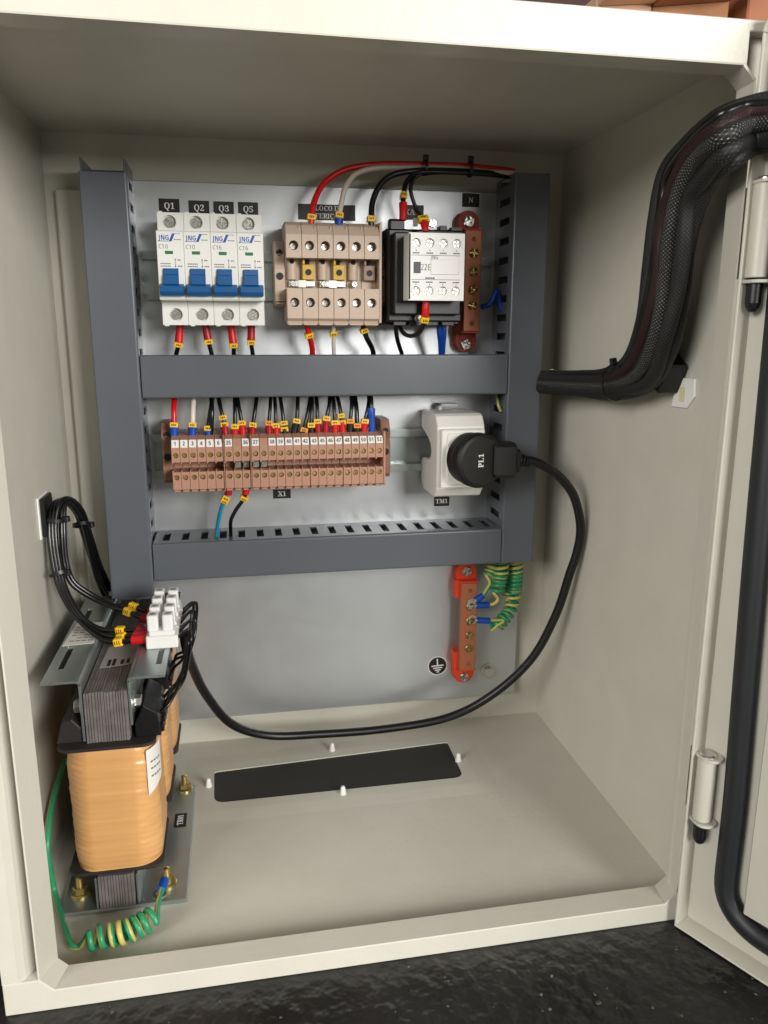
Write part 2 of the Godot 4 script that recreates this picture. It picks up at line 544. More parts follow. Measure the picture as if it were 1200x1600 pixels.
func lamp(called: String, label: String, cat: String, at: Vector3, aim: Vector3, size: Vector2, energy: float, tint: Color) -> void:
	var o := thing(called, label, cat, at)
	o.basis = Basis.looking_at((aim - at).normalized(), Vector3.UP)
	org = Vector3.ZERO
	var b := MB.new()
	b.box(Vector3(-size.x / 2 - 30, -size.y / 2 - 30, 4), Vector3(size.x / 2 + 30, size.y / 2 + 30, 70), 8)
	part("housing", b, M.lamp_housing, o)
	b = MB.new()
	b.box(Vector3(-size.x / 2, -size.y / 2, 1), Vector3(size.x / 2, size.y / 2, 3.5), 1)
	part("diffuser", b, M.lamp_face, o)
	var l := AreaLight3D.new()
	l.name = "light"
	l.area_size = size * S
	l.light_color = tint
	l.light_energy = energy
	l.shadow_enabled = true
	l.area_range = 8.0
	o.add_child(l)
	l.position = Vector3(0, 0, -0.004)

func bench() -> void:
	var b := MB.new()
	b.box(Vector3(-1400, -40, -900), Vector3(1800, -1.6, 560), 2)
	structure("bench_top", b, M.bench)
	var rng := RandomNumberGenerator.new()
	rng.seed = 5
	b = MB.new()
	for k in 170:
		var p := Vector3(rng.randf_range(-60, 480), -1.6, rng.randf_range(274, 380))
		var s := rng.randf_range(0.3, 1.0) * (1.0 if rng.randf() < 0.9 else 2.0)
		var g := rng.randf_range(0.015, 0.11)
		b.col = Color(g, g * 0.93, g * 0.85)
		b.xf = Transform3D(Basis(Vector3(rng.randf() - 0.5, 1, rng.randf() - 0.5).normalized(), rng.randf() * TAU), p)
		b.box(Vector3(-s, -s * 0.3, -s * 0.7), Vector3(s * rng.randf_range(0.5, 1.2), s * 0.5, s * 0.7), s * 0.25)
	org = Vector3.ZERO
	var m := mat("crumbs", Color(1, 1, 1), 0.8)
	m.vertex_color_use_as_albedo = true
	var o := part("debris", b, m, self)
	o.set_meta("kind", "stuff"); o.set_meta("label", "small pale crumbs and dust on the black bench"); o.set_meta("category", "debris")

func backdrop() -> void:
	var data := [["cardboard_box", "pale tan cardboard box behind the cabinet", "card_pale", Vector3(470, -1.6, -95), Vector3(52, 633, 80), 0.03],
		["cardboard_box", "tall tan carton with a slanting flap behind the cabinet", "card", Vector3(535, -1.6, -100), Vector3(72, 638, 90), -0.04],
		["cardboard_box", "orange brown cardboard box next to the door top behind the cabinet", "card_orange", Vector3(635, -1.6, -110), Vector3(110, 680, 120), 0.05]]
	for d in data:
		var o := thing(d[0], d[1], "box", d[3], "boxes standing behind the cabinet")
		o.rotation.y = d[5]
		org = Vector3.ZERO
		var s: Vector3 = d[4]
		var b := MB.new()
		b.box(Vector3(-s.x / 2, 0, -s.z / 2), Vector3(s.x / 2, s.y, s.z / 2), 1.5)
		part("carton", b, M[d[2]], o)
		b = MB.new()
		b.xf = Transform3D(Basis(Vector3.BACK, 0.12), Vector3(0, s.y - 4, s.z / 2 + 1))
		b.box(Vector3(-s.x / 2, -3, 0), Vector3(s.x / 2, 6, 30), 1)
		part("flap", b, M[d[2]], o)
	var b2 := MB.new()
	var o2 := thing("wooden_board", "dark brown board leaning behind the cartons", "board", Vector3(300, -1.6, -250))
	b2.box(Vector3(-700, -1.6, -262), Vector3(1300, 1000, -250), 2)
	part("panel", b2, M.board_brown, o2)

func cabinet() -> void:
	var o := thing("electrical_enclosure", "open pebble grey sheet steel control cabinet standing on the black bench", "cabinet", Vector3(200, -1.5, 135))
	var pm: Material = M.paint
	var b := MB.new()
	b.box(Vector3(-1.5, -1.5, -1.5), Vector3(401.5, 496.5, 0)); part("back_wall", b, pm, o)
	b = MB.new(); b.box(Vector3(-1.5, -1.5, 0.02), Vector3(0, 496.4, 269.4)); part("side_wall", b, pm, o)
	b = MB.new(); b.box(Vector3(400, -1.5, 0.02), Vector3(401.5, 496.4, 262)); part("side_wall", b, pm, o)
	b = MB.new(); b.box(Vector3(0.02, 492, 0.02), Vector3(399.98, 496.45, 269.4)); part("top_wall", b, pm, o)
	# floor with a raised rim round a cut-out
	b = MB.new()
	var loops := []
	var hole := func(k: float, r: float) -> PackedVector2Array:
		var cs := [Vector2(300.5 + k, 97 + k), Vector2(102.7 - k, 97.5 + k), Vector2(101.7 - k, 52.5 - k), Vector2(302 + k, 40.5 - k)]
		var out := PackedVector2Array()
		for q in 4:
			var p: Vector2 = cs[q]
			var a: Vector2 = cs[(q + 3) % 4]; var c: Vector2 = cs[(q + 1) % 4]
			var rr := r if q < 2 else r * 0.35
			var p0 := p + (a - p).normalized() * rr; var p1 := p + (c - p).normalized() * rr
			for i in 6:
				var f := i / 5.0
				out.append(p0.lerp(p, f).lerp(p.lerp(p1, f), f))
		return out
	var outer := PackedVector2Array()
	for q in [Vector2(399.98, 269.4), Vector2(0.02, 269.4), Vector2(0.02, 0.02), Vector2(399.98, 0.02)]:
		for i in 6: outer.append(q)
	var defs := [[outer, 0.0], [hole.call(24.0, 16.0), 0.0], [hole.call(10.0, 11.0), 0.8], [hole.call(0.0, 9.0), 0.8], [hole.call(0.0, 9.0), -0.2]]
	for d in defs:
		var row := PackedVector3Array()
		for p in d[0]: row.append(Vector3(p.x, d[1], p.y))
		loops.append(row)
	for i in loops.size() - 1:
		for j in 24:
			var k := (j + 1) % 24
			var hint := Vector3(0, 1, 0)
			if i == 3: hint = (Vector3(200, 0, 70) - loops[i][j])
			b.quad(loops[i][j], loops[i][k], loops[i + 1][k], loops[i + 1][j], hint)
	part("floor_panel", b, pm, o)
	b = MB.new(); b.box(Vector3(-1.48, -1.5, 0.05), Vector3(401.48, -0.4, 269.4)); part("gland_cover", b, M.sheet_black, o)
	for q in [[326, 1228], [536, 1240], [716, 1188], [519, 1172]]:
		var p := PY(q[0], q[1], 1.0)
		b = MB.new()
		b.xf = facing(Vector3(p.x, 0, p.z), Vector3.UP)
		b.lathe(pv([[2.6, 0.0], [2.6, 2.4], [2.2, 2.6], [1.9, 6.0], [1.2, 7.4], [0, 7.6]]), 14)
		part("plastic_stud", b, M.nylon, o)
	b = MB.new(); b.box(Vector3(8.4, 27, -0.5), Vector3(29.8, 452, 9.2), 1.2); part("mounting_strip", b, pm, o)
	b = MB.new(); b.box(Vector3(6.5, 16.6, 259.5), Vector3(17.4, 18.1, 270.9)); part("channel_end", b, pm, o)
	# front bars, side channels, lip
	b = MB.new()
	b.prism(pv([[-1.5, -1.5], [401.5, -1.5], [401.5, 18], [383.2, 18], [376.5, 10.9], [24, 10.9], [17, 18], [-1.5, 18]]), 2, 269.5, 271.2, 0.5)
	part("front_bar", b, pm, o)
	b = MB.new()
	b.prism(pv([[-1.5, 496.6], [401.5, 496.6], [401.5, 491.5], [378, 491.5], [378, 477], [24, 477], [17, 470], [-1.5, 470]]), 2, 269.5, 271.2, 0.5)
	part("front_bar", b, pm, o)
	b = MB.new()
	b.prism(pv([[-1.5, 270.9], [6.5, 270.9], [10, 268.5], [13.5, 262.5], [16, 261.5], [17.6, 262], [17.6, 259.9], [13, 260], [9, 266.5], [6, 269.3], [-1.5, 269.3]]), 1, 17.8, 470.2)
	part("side_channel", b, pm, o)
	b = MB.new()
	b.prism(pv([[401.5, 263.5], [394, 263.5], [390, 262.5], [384, 261.6], [384, 260], [390, 260.6], [401.5, 261.6]]), 1, 10, 492)
	part("side_channel", b, pm, o)
	b = MB.new()
	var lf := pv([[17.2, 18.2], [24, 11.1], [376.5, 11.1], [383, 18.2], [382.6, 470], [376, 476.8], [24, 476.8], [17.2, 470]])
	var lr := pv([[23, 16.5], [28, 11.1], [379, 11.1], [385.6, 17], [384, 470], [377, 476.8], [29, 476.8], [22.5, 471]])
	for i in 8:
		var j := (i + 1) % 8
		var cc := Vector2(200, 245)
		var g := func(p: Vector2, z: float, k: float) -> Vector3:
			var q := p + (p - cc).sign() * k
			return Vector3(q.x, q.y, z)
		var inn := Vector3(cc.x, cc.y, 263) - Vector3(lf[i].x, lf[i].y, 263)
		b.quad(g.call(lf[i], 271.0, 0), g.call(lf[j], 271.0, 0), g.call(lr[j], 255.0, 0), g.call(lr[i], 255.0, 0), inn)
		b.quad(g.call(lf[i], 269.4, 1.2), g.call(lf[j], 269.4, 1.2), g.call(lr[j], 255.0, 1.2), g.call(lr[i], 255.0, 1.2), -inn)
		b.quad(g.call(lf[i], 271.0, 0), g.call(lf[j], 271.0, 0), g.call(lf[j], 271.3, 0.8), g.call(lf[i], 271.3, 0.8), Vector3.BACK + inn.normalized())
		b.quad(g.call(lf[i], 271.3, 0.8), g.call(lf[j], 271.3, 0.8), g.call(lf[j], 269.4, 1.2), g.call(lf[i], 269.4, 1.2), Vector3.BACK - inn.normalized())
		b.quad(g.call(lr[i], 255.0, 0), g.call(lr[j], 255.0, 0), g.call(lr[j], 255.0, 1.2), g.call(lr[i], 255.0, 1.2), Vector3.FORWARD)
	part("opening_lip", b, pm, o)
	# door, swung open by about 117 degrees: A on the hinge edge, d along the door, q towards its inside
	var A := Vector3(391.4, 0, 271.1)
	var d3 := Vector3(0.454, 0, 0.891)
	var q3 := Vector3(-0.891, 0, 0.454)
	var dx := Transform3D(Basis(d3, Vector3.UP, q3), A)   # local x along the door, z towards its inside
	b = MB.new(); b.xf = dx
	b.prism(rrect(0, 398, -0.6, 499, 4), 2, -1.5, 0, 0.3)
	for seg in [[Vector3(0, -0.5, -0.1), Vector3(398, 1.0, 12.2)], [Vector3(9.5, 497.3, -0.1), Vector3(398, 498.8, 12.2)], [Vector3(396.5, 1.0, -0.1), Vector3(398, 497.3, 12.2)]]:
		b.box(seg[0], seg[1], 0.4)
	var cor := PackedVector2Array()
	b.box(Vector3(0, 1.05, -0.1), Vector3(1.5, 489.2, 12.2), 0.4)
	for i in 7:
		var a := PI / 2 + PI / 2 * i / 6.0
		cor.append(Vector2(9.5, 489.3) + Vector2(cos(a), sin(a)) * 9.5)
	for i in 7:
		var a := PI - PI / 2 * i / 6.0
		cor.append(Vector2(9.5, 489.3) + Vector2(cos(a), sin(a)) * 8.0)
	b.prism(cor, 2, -0.1, 12.2, 0.3)
	var door := part("door", b, pm, o)
	# foam gasket on the inside of the door: up the hinge side, round the corner, along the bottom
	b = MB.new(); b.xf = dx
	var gp := []
	var gx := 25.0
	for q in [[-6, 480], [-6, 400], [-4, 250], [0, 100], [0, 46], [2, 33], [10, 24], [24, 20], [120, 19], [350, 19]]: gp.append(Vector3(gx + q[0], q[1], 5))
	b.tube(smooth(gp, 4.0), 6.9, 18, 0, 0.02, -1.0, 0.7)
	part("gasket", b, M.foam, door)
	b = MB.new(); b.xf = dx
	b.box(Vector3(38, 31, 0.05), Vector3(370, 470, 8.5), 0.8)
	part("inner_panel", b, pm, door)
	# hinges
	for yy in [[74.0, 115.5, false], [377.0, 424.0, true]]:
		var ax := Vector3(388.6, 0, 281.0) if not yy[2] else Vector3(388.4, 0, 279.5)
		b = MB.new()
		b.xf = facing(ax + Vector3(0, yy[0] + 1.5, 0), Vector3.UP)
		var hh: float = yy[1] - yy[0] - 3.0
		b.lathe(pv([[0, 0.0], [5.2, 0.0], [5.4, 0.4], [5.4, hh - 0.4], [5.2, hh], [0, hh]]), 24)
		b.xf = Transform3D.IDENTITY
		b.box(Vector3(ax.x - 2.2, yy[0] + 1.5, 263), Vector3(ax.x - 0.6, yy[1] - 1.5, ax.z - 1), 0.3)
		for ye in [yy[0] - 1.2, yy[1] - 1.4]:
			b.prism(PackedVector2Array(Array(rrect(ax.x - 5.2, ax.x + 7.8, ax.z - 9, ax.z + 7.5, 6.0))), 1, ye, ye + 1.7, 0.3)
		var hg := part("hinge", b, pm, o)
		b = MB.new()
		b.xf = facing(ax + Vector3(0, yy[1] + 0.2, 0), Vector3.UP)
		b.lathe(pv([[4.6, 0.0], [4.6, 0.8], [3.8, 1.6], [0, 1.8]]), 20)
		part("pin_head", b, M.steel, hg)
		b = MB.new()
		b.xf = facing(ax + Vector3(0, yy[0] - 1.3, 0), Vector3.DOWN)
		b.lathe(pv([[3.9, 0.0], [3.9, 9.5], [3.2, 12.0], [1.8, 13.6], [0, 14.0]]), 20)
		part("pin_cap", b, M.black, hg)

func plate_and_rails() -> void:
	var o := thing("mounting_plate", "galvanised steel mounting plate bolted to the cabinet back", "plate", Vector3(190, 26.8, 9))
	var b := MB.new()
	b.box(Vector3(30, 26.8, 8.2), Vector3(373.4, 459.4, 10), 0.5)
	part("sheet", b, M.zinc, o)
	for q in [[347.1, 50.8], [35, 50.8], [347.1, 440], [40, 440]]:
		b = MB.new(); b.xf = facing(Vector3(q[0], q[1], -0.2), Vector3.BACK)
		b.lathe(pv([[5, 0], [5, 8.3]]), 16); part("standoff", b, M.steel, o)
	put("bolt", hex_mesh(5.2, 5.2, false, 7.2), M.steel, o, Vector3(347.1, 50.8, 10) - org)
	for yc in [392.0, 256.3]:
		o = thing("din_rail", "galvanised DIN rail carrying the breakers" if yc > 300 else "galvanised DIN rail carrying the brown terminal strip", "rail", Vector3(200, yc, 10), "DIN rails on the mounting plate")
		b = MB.new()
		b.prism(pv([[10, yc - 12.5], [16.4, yc - 12.5], [16.4, yc - 17.5], [17.5, yc - 17.5], [17.5, yc - 11.4], [11.2, yc - 11.4], [11.2, yc + 11.4], [17.5, yc + 11.4], [17.5, yc + 17.5], [16.4, yc + 17.5], [16.4, yc + 12.5], [10, yc + 12.5]]), 0, 66.5, 337.5, 0.2)
		part("hat_profile", b, M.bracket, o)

func duct(label: String, vertical: bool, a0: float, a1: float, w0: float, w1: float, wall0: float, wall1: float) -> void:
	# runs along a from a0 to a1; w0..w1 across; slotted walls from wall0 to wall1
	var mid := (a0 + a1) * 0.5
	var wm := (w0 + w1) * 0.5
	var o := thing("wire_duct", label, "duct", Vector3(wm, mid, 10) if vertical else Vector3(mid, wm, 10), "grey slotted wire ducts")
	var z0 := 10.0
	var z1 := 56.6
	var ax := 1 if vertical else 0
	var flip := func(p: Array) -> PackedVector2Array:   # (across, z) pairs
		var out := PackedVector2Array()
		for q in p: out.append(Vector2(q[0], q[1]) if vertical else Vector2(q[1], q[0]))
		return out
	var b := MB.new()
	var r := 1.6
	var pr := [[w0, z1 - 8], [w0, z1 - r]]
	for i in 4:
		var a := PI - PI / 2 * (i + 1) / 4.0
		pr.append([w0 + r + cos(a) * r, z1 - r + sin(a) * r])
	for i in 5:
		var a := PI / 2 - PI / 2 * i / 4.0
		pr.append([w1 - r + cos(a) * r, z1 - r + sin(a) * r])
	pr.append_array([[w1, z1 - 8], [w1 - 1.1, z1 - 8], [w1 - 1.1, z1 - 1.3], [w0 + 1.1, z1 - 1.3], [w0 + 1.1, z1 - 8]])
	b.prism(flip.call(pr), ax, a0, a1, 0.25)
	part("cover", b, M.duct, o)
	b = MB.new()
	b.prism(flip.call([[w0 + 1.2, z0], [w1 - 1.2, z0], [w1 - 1.2, z0 + 1.3], [w0 + 1.2, z0 + 1.3]]), ax, wall0, wall1)
	part("base", b, M.duct, o)
	for side in [0, 1]:
		b = MB.new()
		var x0: float = (w0 + 1.2) if side == 0 else (w1 - 2.4)
		var x1: float = x0 + 1.2
		var add := func(s0: float, s1: float, za: float, zb: float) -> void:
			if s1 - s0 < 0.05: return
			if vertical: b.box(Vector3(x0, s0, za), Vector3(x1, s1, zb))
			else: b.box(Vector3(s0, x0, za), Vector3(s1, x1, zb))
		add.call(wall0, wall1, z0 + 1.3, 19.5)
		add.call(wall0, wall1, 43.0, 54.8)
		var s := wall0
		var pitch := 14.4
		var k := wall0 + 6.0
		while k < wall1 - 6.0:
			add.call(s, k, 19.5, 43.0)
			s = k + 5.4
			k += pitch
		add.call(s, wall1, 19.5, 43.0)
		part("slotted_wall", b, M.duct, o)

func ducts() -> void:
	duct("grey vertical wire duct left of the breakers", true, 154.8, 456.0, 33.0, 64.5, 154.8, 465.0)
	duct("grey vertical wire duct behind the black plug and below the red wire end", true, 166.8, 466.0, 339.6, 367.2, 166.8, 467.0)
	duct("grey horizontal wire duct between breakers and brown terminals", false, 65.2, 339.0, 304.4, 335.0, 65.2, 339.0)
	duct("grey horizontal wire duct under the brown terminals with open top slots", false, 65.2, 339.0, 166.8, 196.2, 65.2, 339.0)

func tag_plate(s: String, label: String, u0: float, w0: float, u1: float, w1: float, z: float, cap: float, turn := 0.0, serif := true) -> void:
	var a := P(u0, w1, z); var d := P(u1, w0, z)
	var lo := Vector3(minf(a.x, d.x), minf(a.y, d.y), z); var hi := Vector3(maxf(a.x, d.x), maxf(a.y, d.y), z + 0.45)
	var o := thing("label_plate", label, "label", Vector3((lo.x + hi.x) / 2, lo.y, z), "black engraved label plates")
	var b := MB.new(); b.box(lo, hi, 0.12)
	part("tag", b, M.label_black, o)
	text(s, serif, cap, Vector3((lo.x + hi.x) / 2, (lo.y + hi.y) / 2, z + 0.49), M.label_white, o, "lettering", Vector3(0, 0, turn), true)

func breakers() -> void:
	var names := ["Q1", "Q2", "Q3", "Q5"]
	var amps := ["C10", "C10", "C16", "C16"]
	var tags := [[249, 311, 280, 333], [295.5, 314, 326.5, 336], [334, 315.5, 365, 337], [372.5, 316.5, 403, 338]]
	var scr := screw_mesh(3.5, 1.6, 0.9)
	var W := 17.75
	# shared meshes, built once in local millimetres: x from 0 to W, y and z as in the cabinet
	var b := MB.new()
	var prof := pv([[13, 358], [52, 356], [55, 356], [55, 372.6], [69, 372.6], [70, 373.6], [70, 417.4], [69, 418.2], [55, 418.2], [55, 431.6], [13, 431.6]])
	b.prism(prof, 0, 0, W, 0.25, [2, 8])
	b.holed(0.25, W - 0.25, 356, 372.6, 55, W * 0.5 + 0.6, 363.2, 4.5, 3.0)
	b.holed(0.25, W - 0.25, 418.2, 431.6, 55, W * 0.5 - 0.6, 425.4, 4.5, 3.0)
	b.box(Vector3(1.2, 355.2, 50), Vector3(4.2, 356.6, 54.9), 0.2)
	b.box(Vector3(1.2, 430.9, 50), Vector3(3.6, 432.4, 54.9), 0.2)
	var body := mesh_of(b)
	b = MB.new()
	b.prism(pv([[69.6, 375.2], [75, 375.4], [77.2, 378], [76.5, 381.5], [73, 383.2], [69.6, 383.2]]), 0, 0.9, W - 0.9, 0.35)
	b.prism(pv([[69.6, 382.5], [74.4, 383], [73.4, 389], [72.2, 389.6], [71.8, 393.4], [69.6, 393.6]]), 0, 3.6, W - 4.1, 0.3)
	var lever := mesh_of(b)
	b = MB.new(); b.box(Vector3(5.2, 402.8, 69.8), Vector3(10.6, 404.9, 70.25), 0.3)
	var flag := mesh_of(b)
	b = MB.new()   # blue logo flourish: base line, slanted bar, top line
	b.box(Vector3(1.2, 411.0, 70), Vector3(9.2, 411.35, 70.08))
	b.prism(pv([[8.2, 411], [10, 411], [12.4, 416.2], [10.6, 416.2]]), 2, 70, 70.08)
	b.box(Vector3(11.2, 415.9, 70), Vector3(16.0, 416.2, 70.08))
	var logo := mesh_of(b)
	b = MB.new()   # small print: rows of short dashes, and the on/off arrow
	for row in 2:
		for k in 6: b.box(Vector3(2.0 + k * 1.15, 396.2 - row * 1.6, 70), Vector3(2.9 + k * 1.15, 396.9 - row * 1.6, 70.06))
	for k in 5: b.box(Vector3(11.6 + k * 0.95, 412.0, 70), Vector3(12.3 + k * 0.95, 412.6, 70.06))
	b.box(Vector3(11.6, 395.0, 70), Vector3(11.9, 399.4, 70.06))
	b.prism(pv([[11.15, 398.9], [12.35, 398.9], [11.75, 400.2]]), 2, 70, 70.06)
	b.prism(pv([[11.15, 395.3], [12.35, 395.3], [11.75, 394.0]]), 2, 70, 70.06)
	for k in 2: b.box(Vector3(13.2 + k * 1.2, 398.6, 70), Vector3(14.1 + k * 1.2, 399.4, 70.06))
	for k in 3: b.box(Vector3(13.2 + k * 1.1, 394.6, 70), Vector3(14.0 + k * 1.1, 395.4, 70.06))
	var small := mesh_of(b)
	for i in 4:
		var x := 82.2 + 17.9 * i
		var base := Vector3(x, 356, 13)
		var o := thing("circuit_breaker", "white single pole circuit breaker with blue lever below the label %s" % names[i], "circuit breaker", base, "row of white circuit breakers")
		var off := Vector3(x, 0, 0) - base
		put("housing", body, M.breaker, o, off)
		put("lever", lever, M.blue, o, off)
		put("indicator", flag, M.green, o, off)
		put("printed_logo", logo, M.logo_blue, o, off)
		put("small_print", small, M.grey_ink, o, off)
		put("screw", scr, M.steel, o, Vector3(x + W * 0.5 + 0.6, 363.2, 52.6) - base)
		var s2 := put("screw", scr, M.steel, o, Vector3(x + W * 0.5 - 0.6, 425.4, 52.6) - base)
		s2.rotation.z = 0.5 + i
		text("JNG", false, 3.2, Vector3(x + 5.0, 413.4, 70.05), M.logo_blue, o, "lettering", Vector3.ZERO, true, 0.85)
		text(amps[i], false, 2.6, Vector3(x + 4.3, 407.6, 70.05), M.grey_ink, o)
		tag_plate(names[i], "black label plate with white letters %s above a breaker" % names[i], tags[i][0], tags[i][1], tags[i][2], tags[i][3], 10.05, 4.2)

func end_bracket(label: String, x0: float, x1: float, yc: float, m: Material) -> void:
	var o := thing("end_bracket", label, "bracket", Vector3((x0 + x1) / 2, yc - 22, 14), "rail end brackets")
	var b := MB.new()
	var w := x1 - x0
	b.prism(pv([[13, yc - 22], [40, yc - 22], [46, yc - 18], [46, yc + 4], [43, yc + 9], [46, yc + 14], [40, yc + 24], [13, yc + 24]]), 0, x0, x1, 0.4)
	for k in 4: b.box(Vector3(x0 + 0.5, yc - 20.5 + k * 1.9, 44), Vector3(x1 - 0.4, yc - 19.6 + k * 1.9, 46.6), 0.1)
	part("body", b, m, o)
	b = MB.new()
	b.xf = facing(Vector3(x0 + w * 0.5, yc - 1, 45.4), Vector3.BACK)
	b.lathe(pv([[w * 0.36, 0], [w * 0.36, 0.9], [w * 0.26, 0.9], [w * 0.26, 0.62], [0, 0.62]]), 16)
	b.xf = facing(Vector3(x0 + w * 0.5, yc + 15.5, 44.6), Vector3.BACK)
	b.lathe(pv([[w * 0.3, 0], [w * 0.3, 1.3], [w * 0.2, 1.3], [w * 0.2, 0.9], [0, 0.9]]), 16)
	part("clamp_screw", b, M.ink, o)

func test_block() -> void:
	var x0 := 169.8
	var p := 11.28
	var o := thing("test_terminal_block", "beige six pole measuring terminal block with silver links and yellow inserts", "terminal block", Vector3(203, 358, 13))
	var scr := screw_mesh(2.5, 1.2, 0.8, false)
	var b := MB.new()
	var prof := pv([[13, 360], [49, 358], [52, 356.6], [56, 356.6], [57, 359.2], [60, 361], [60, 382], [45, 382], [45, 403], [60, 403], [60, 418.8], [55, 425.5], [49, 428.4], [13, 428.4]])
	b.prism(prof, 0, 0.1, p - 0.1, 0.3, [5, 9])
	b.holed(0.4, p - 0.4, 361, 382, 60, p * 0.5, 372.2, 3.3, 9.0)
	b.holed(0.4, p - 0.4, 403, 418.8, 60, p * 0.5, 411.4, 3.3, 9.0)
	b.box(Vector3(p - 2.0, 419.4, 53), Vector3(p - 0.9, 425.4, 57.2), 0.3)
	b.box(Vector3(0.8, 356.2, 50), Vector3(p - 1.0, 357.4, 58.4), 0.3)
	var body := mesh_of(b)
	b = MB.new()
	b.xf = facing(Vector3(p * 0.42, 388.5, 46.5), Vector3.UP)
	b.lathe(pv([[0, 0.0], [3.3, 0.0], [3.6, 0.4], [3.6, 12.2], [3.2, 12.8], [0, 12.8]]), 18)
	var col := mesh_of(b)
	b = MB.new(); b.box(Vector3(1.0, 388.5, 45), Vector3(p - 1.6, 399.2, 50.5), 0.5)
	b.box(Vector3(1.0, 399.0, 45), Vector3(2.6, 402.5, 53), 0.3)
	var ins := mesh_of(b)
	b = MB.new(); b.xf = facing(Vector3(p * 0.5 - 0.3, 393.8, 50.2), Vector3.BACK)
	b.lathe(pv([[2.2, 0.0], [2.2, 0.9], [1.5, 0.9], [1.5, 0.4], [0, 0.4]]), 16)
	b.xf = Transform3D.IDENTITY
	var dot := mesh_of(b)
	b = MB.new(); b.xf = facing(Vector3(p * 0.42, 400.2, 48.2), Vector3(0, 0.55, 0.83))
	b.lathe(pv([[1.7, 0.0], [1.7, 2.4], [0, 2.4]]), 14)
	var pin := mesh_of(b)
	for i in 6:
		var at := Vector3(x0 + i * p, 0, 0) - org
		var md := put("pole_housing", body, M.beige, o, at)
		put("screw", scr, M.steel, md, Vector3(p * 0.5, 372.2, 52.0)).rotation.z = i * 0.7
		put("screw", scr, M.steel, md, Vector3(p * 0.5, 411.4, 52.0)).rotation.z = 0.4 + i * 1.1
		if i % 2 == 1:
			put("insert", ins, M.insert_yellow if i < 5 else M.beige_dark, md)
			put("insert_screw", dot, M.ink, md)
		else:
			put("slider", col, M.beige, md)
		put("contact_pin", pin, M.ink, md)
	b = MB.new()
	b.box(Vector3(x0 + 6 * p, 358, 13), Vector3(x0 + 6 * p + 1.8, 428.6, 58.5), 0.3)
	part("end_plate", b, M.beige, o)
	for k in 2:
		b = MB.new()
		b.box(Vector3(x0 + 2.2 + k * 2 * p, 383.6, 47.5), Vector3(x0 + 2.2 + k * 2 * p + 19.5, 388.0, 49.2), 0.4)
		b.box(Vector3(x0 + 9 + k * 2 * p, 383.0, 49), Vector3(x0 + 15 + k * 2 * p, 388.4, 49.6), 0.2)
		part("link", b, M.steel, o)
	for k in 3:
		put("link_screw", screw_mesh(2.3, 1.3, 0.7, false), M.steel, o, Vector3(x0 + 5.4 + k * 2 * p, 385.8, 49.6) - org).rotation.z = 0.8 * k
	end_bracket("beige rail end bracket left of the measuring block", x0 - 7.6, x0 - 0.1, 392, M.beige)
	end_bracket("beige rail end bracket between measuring block and black contactor", x0 + 6 * p + 1.9, x0 + 6 * p + 6.5, 392, M.beige_dark)
	tag_plate("BLOCO DE\nAFERIÇÃO", "black label plate reading BLOCO DE above the beige block", 466, 321, 555, 343, 10.05, 3.4)

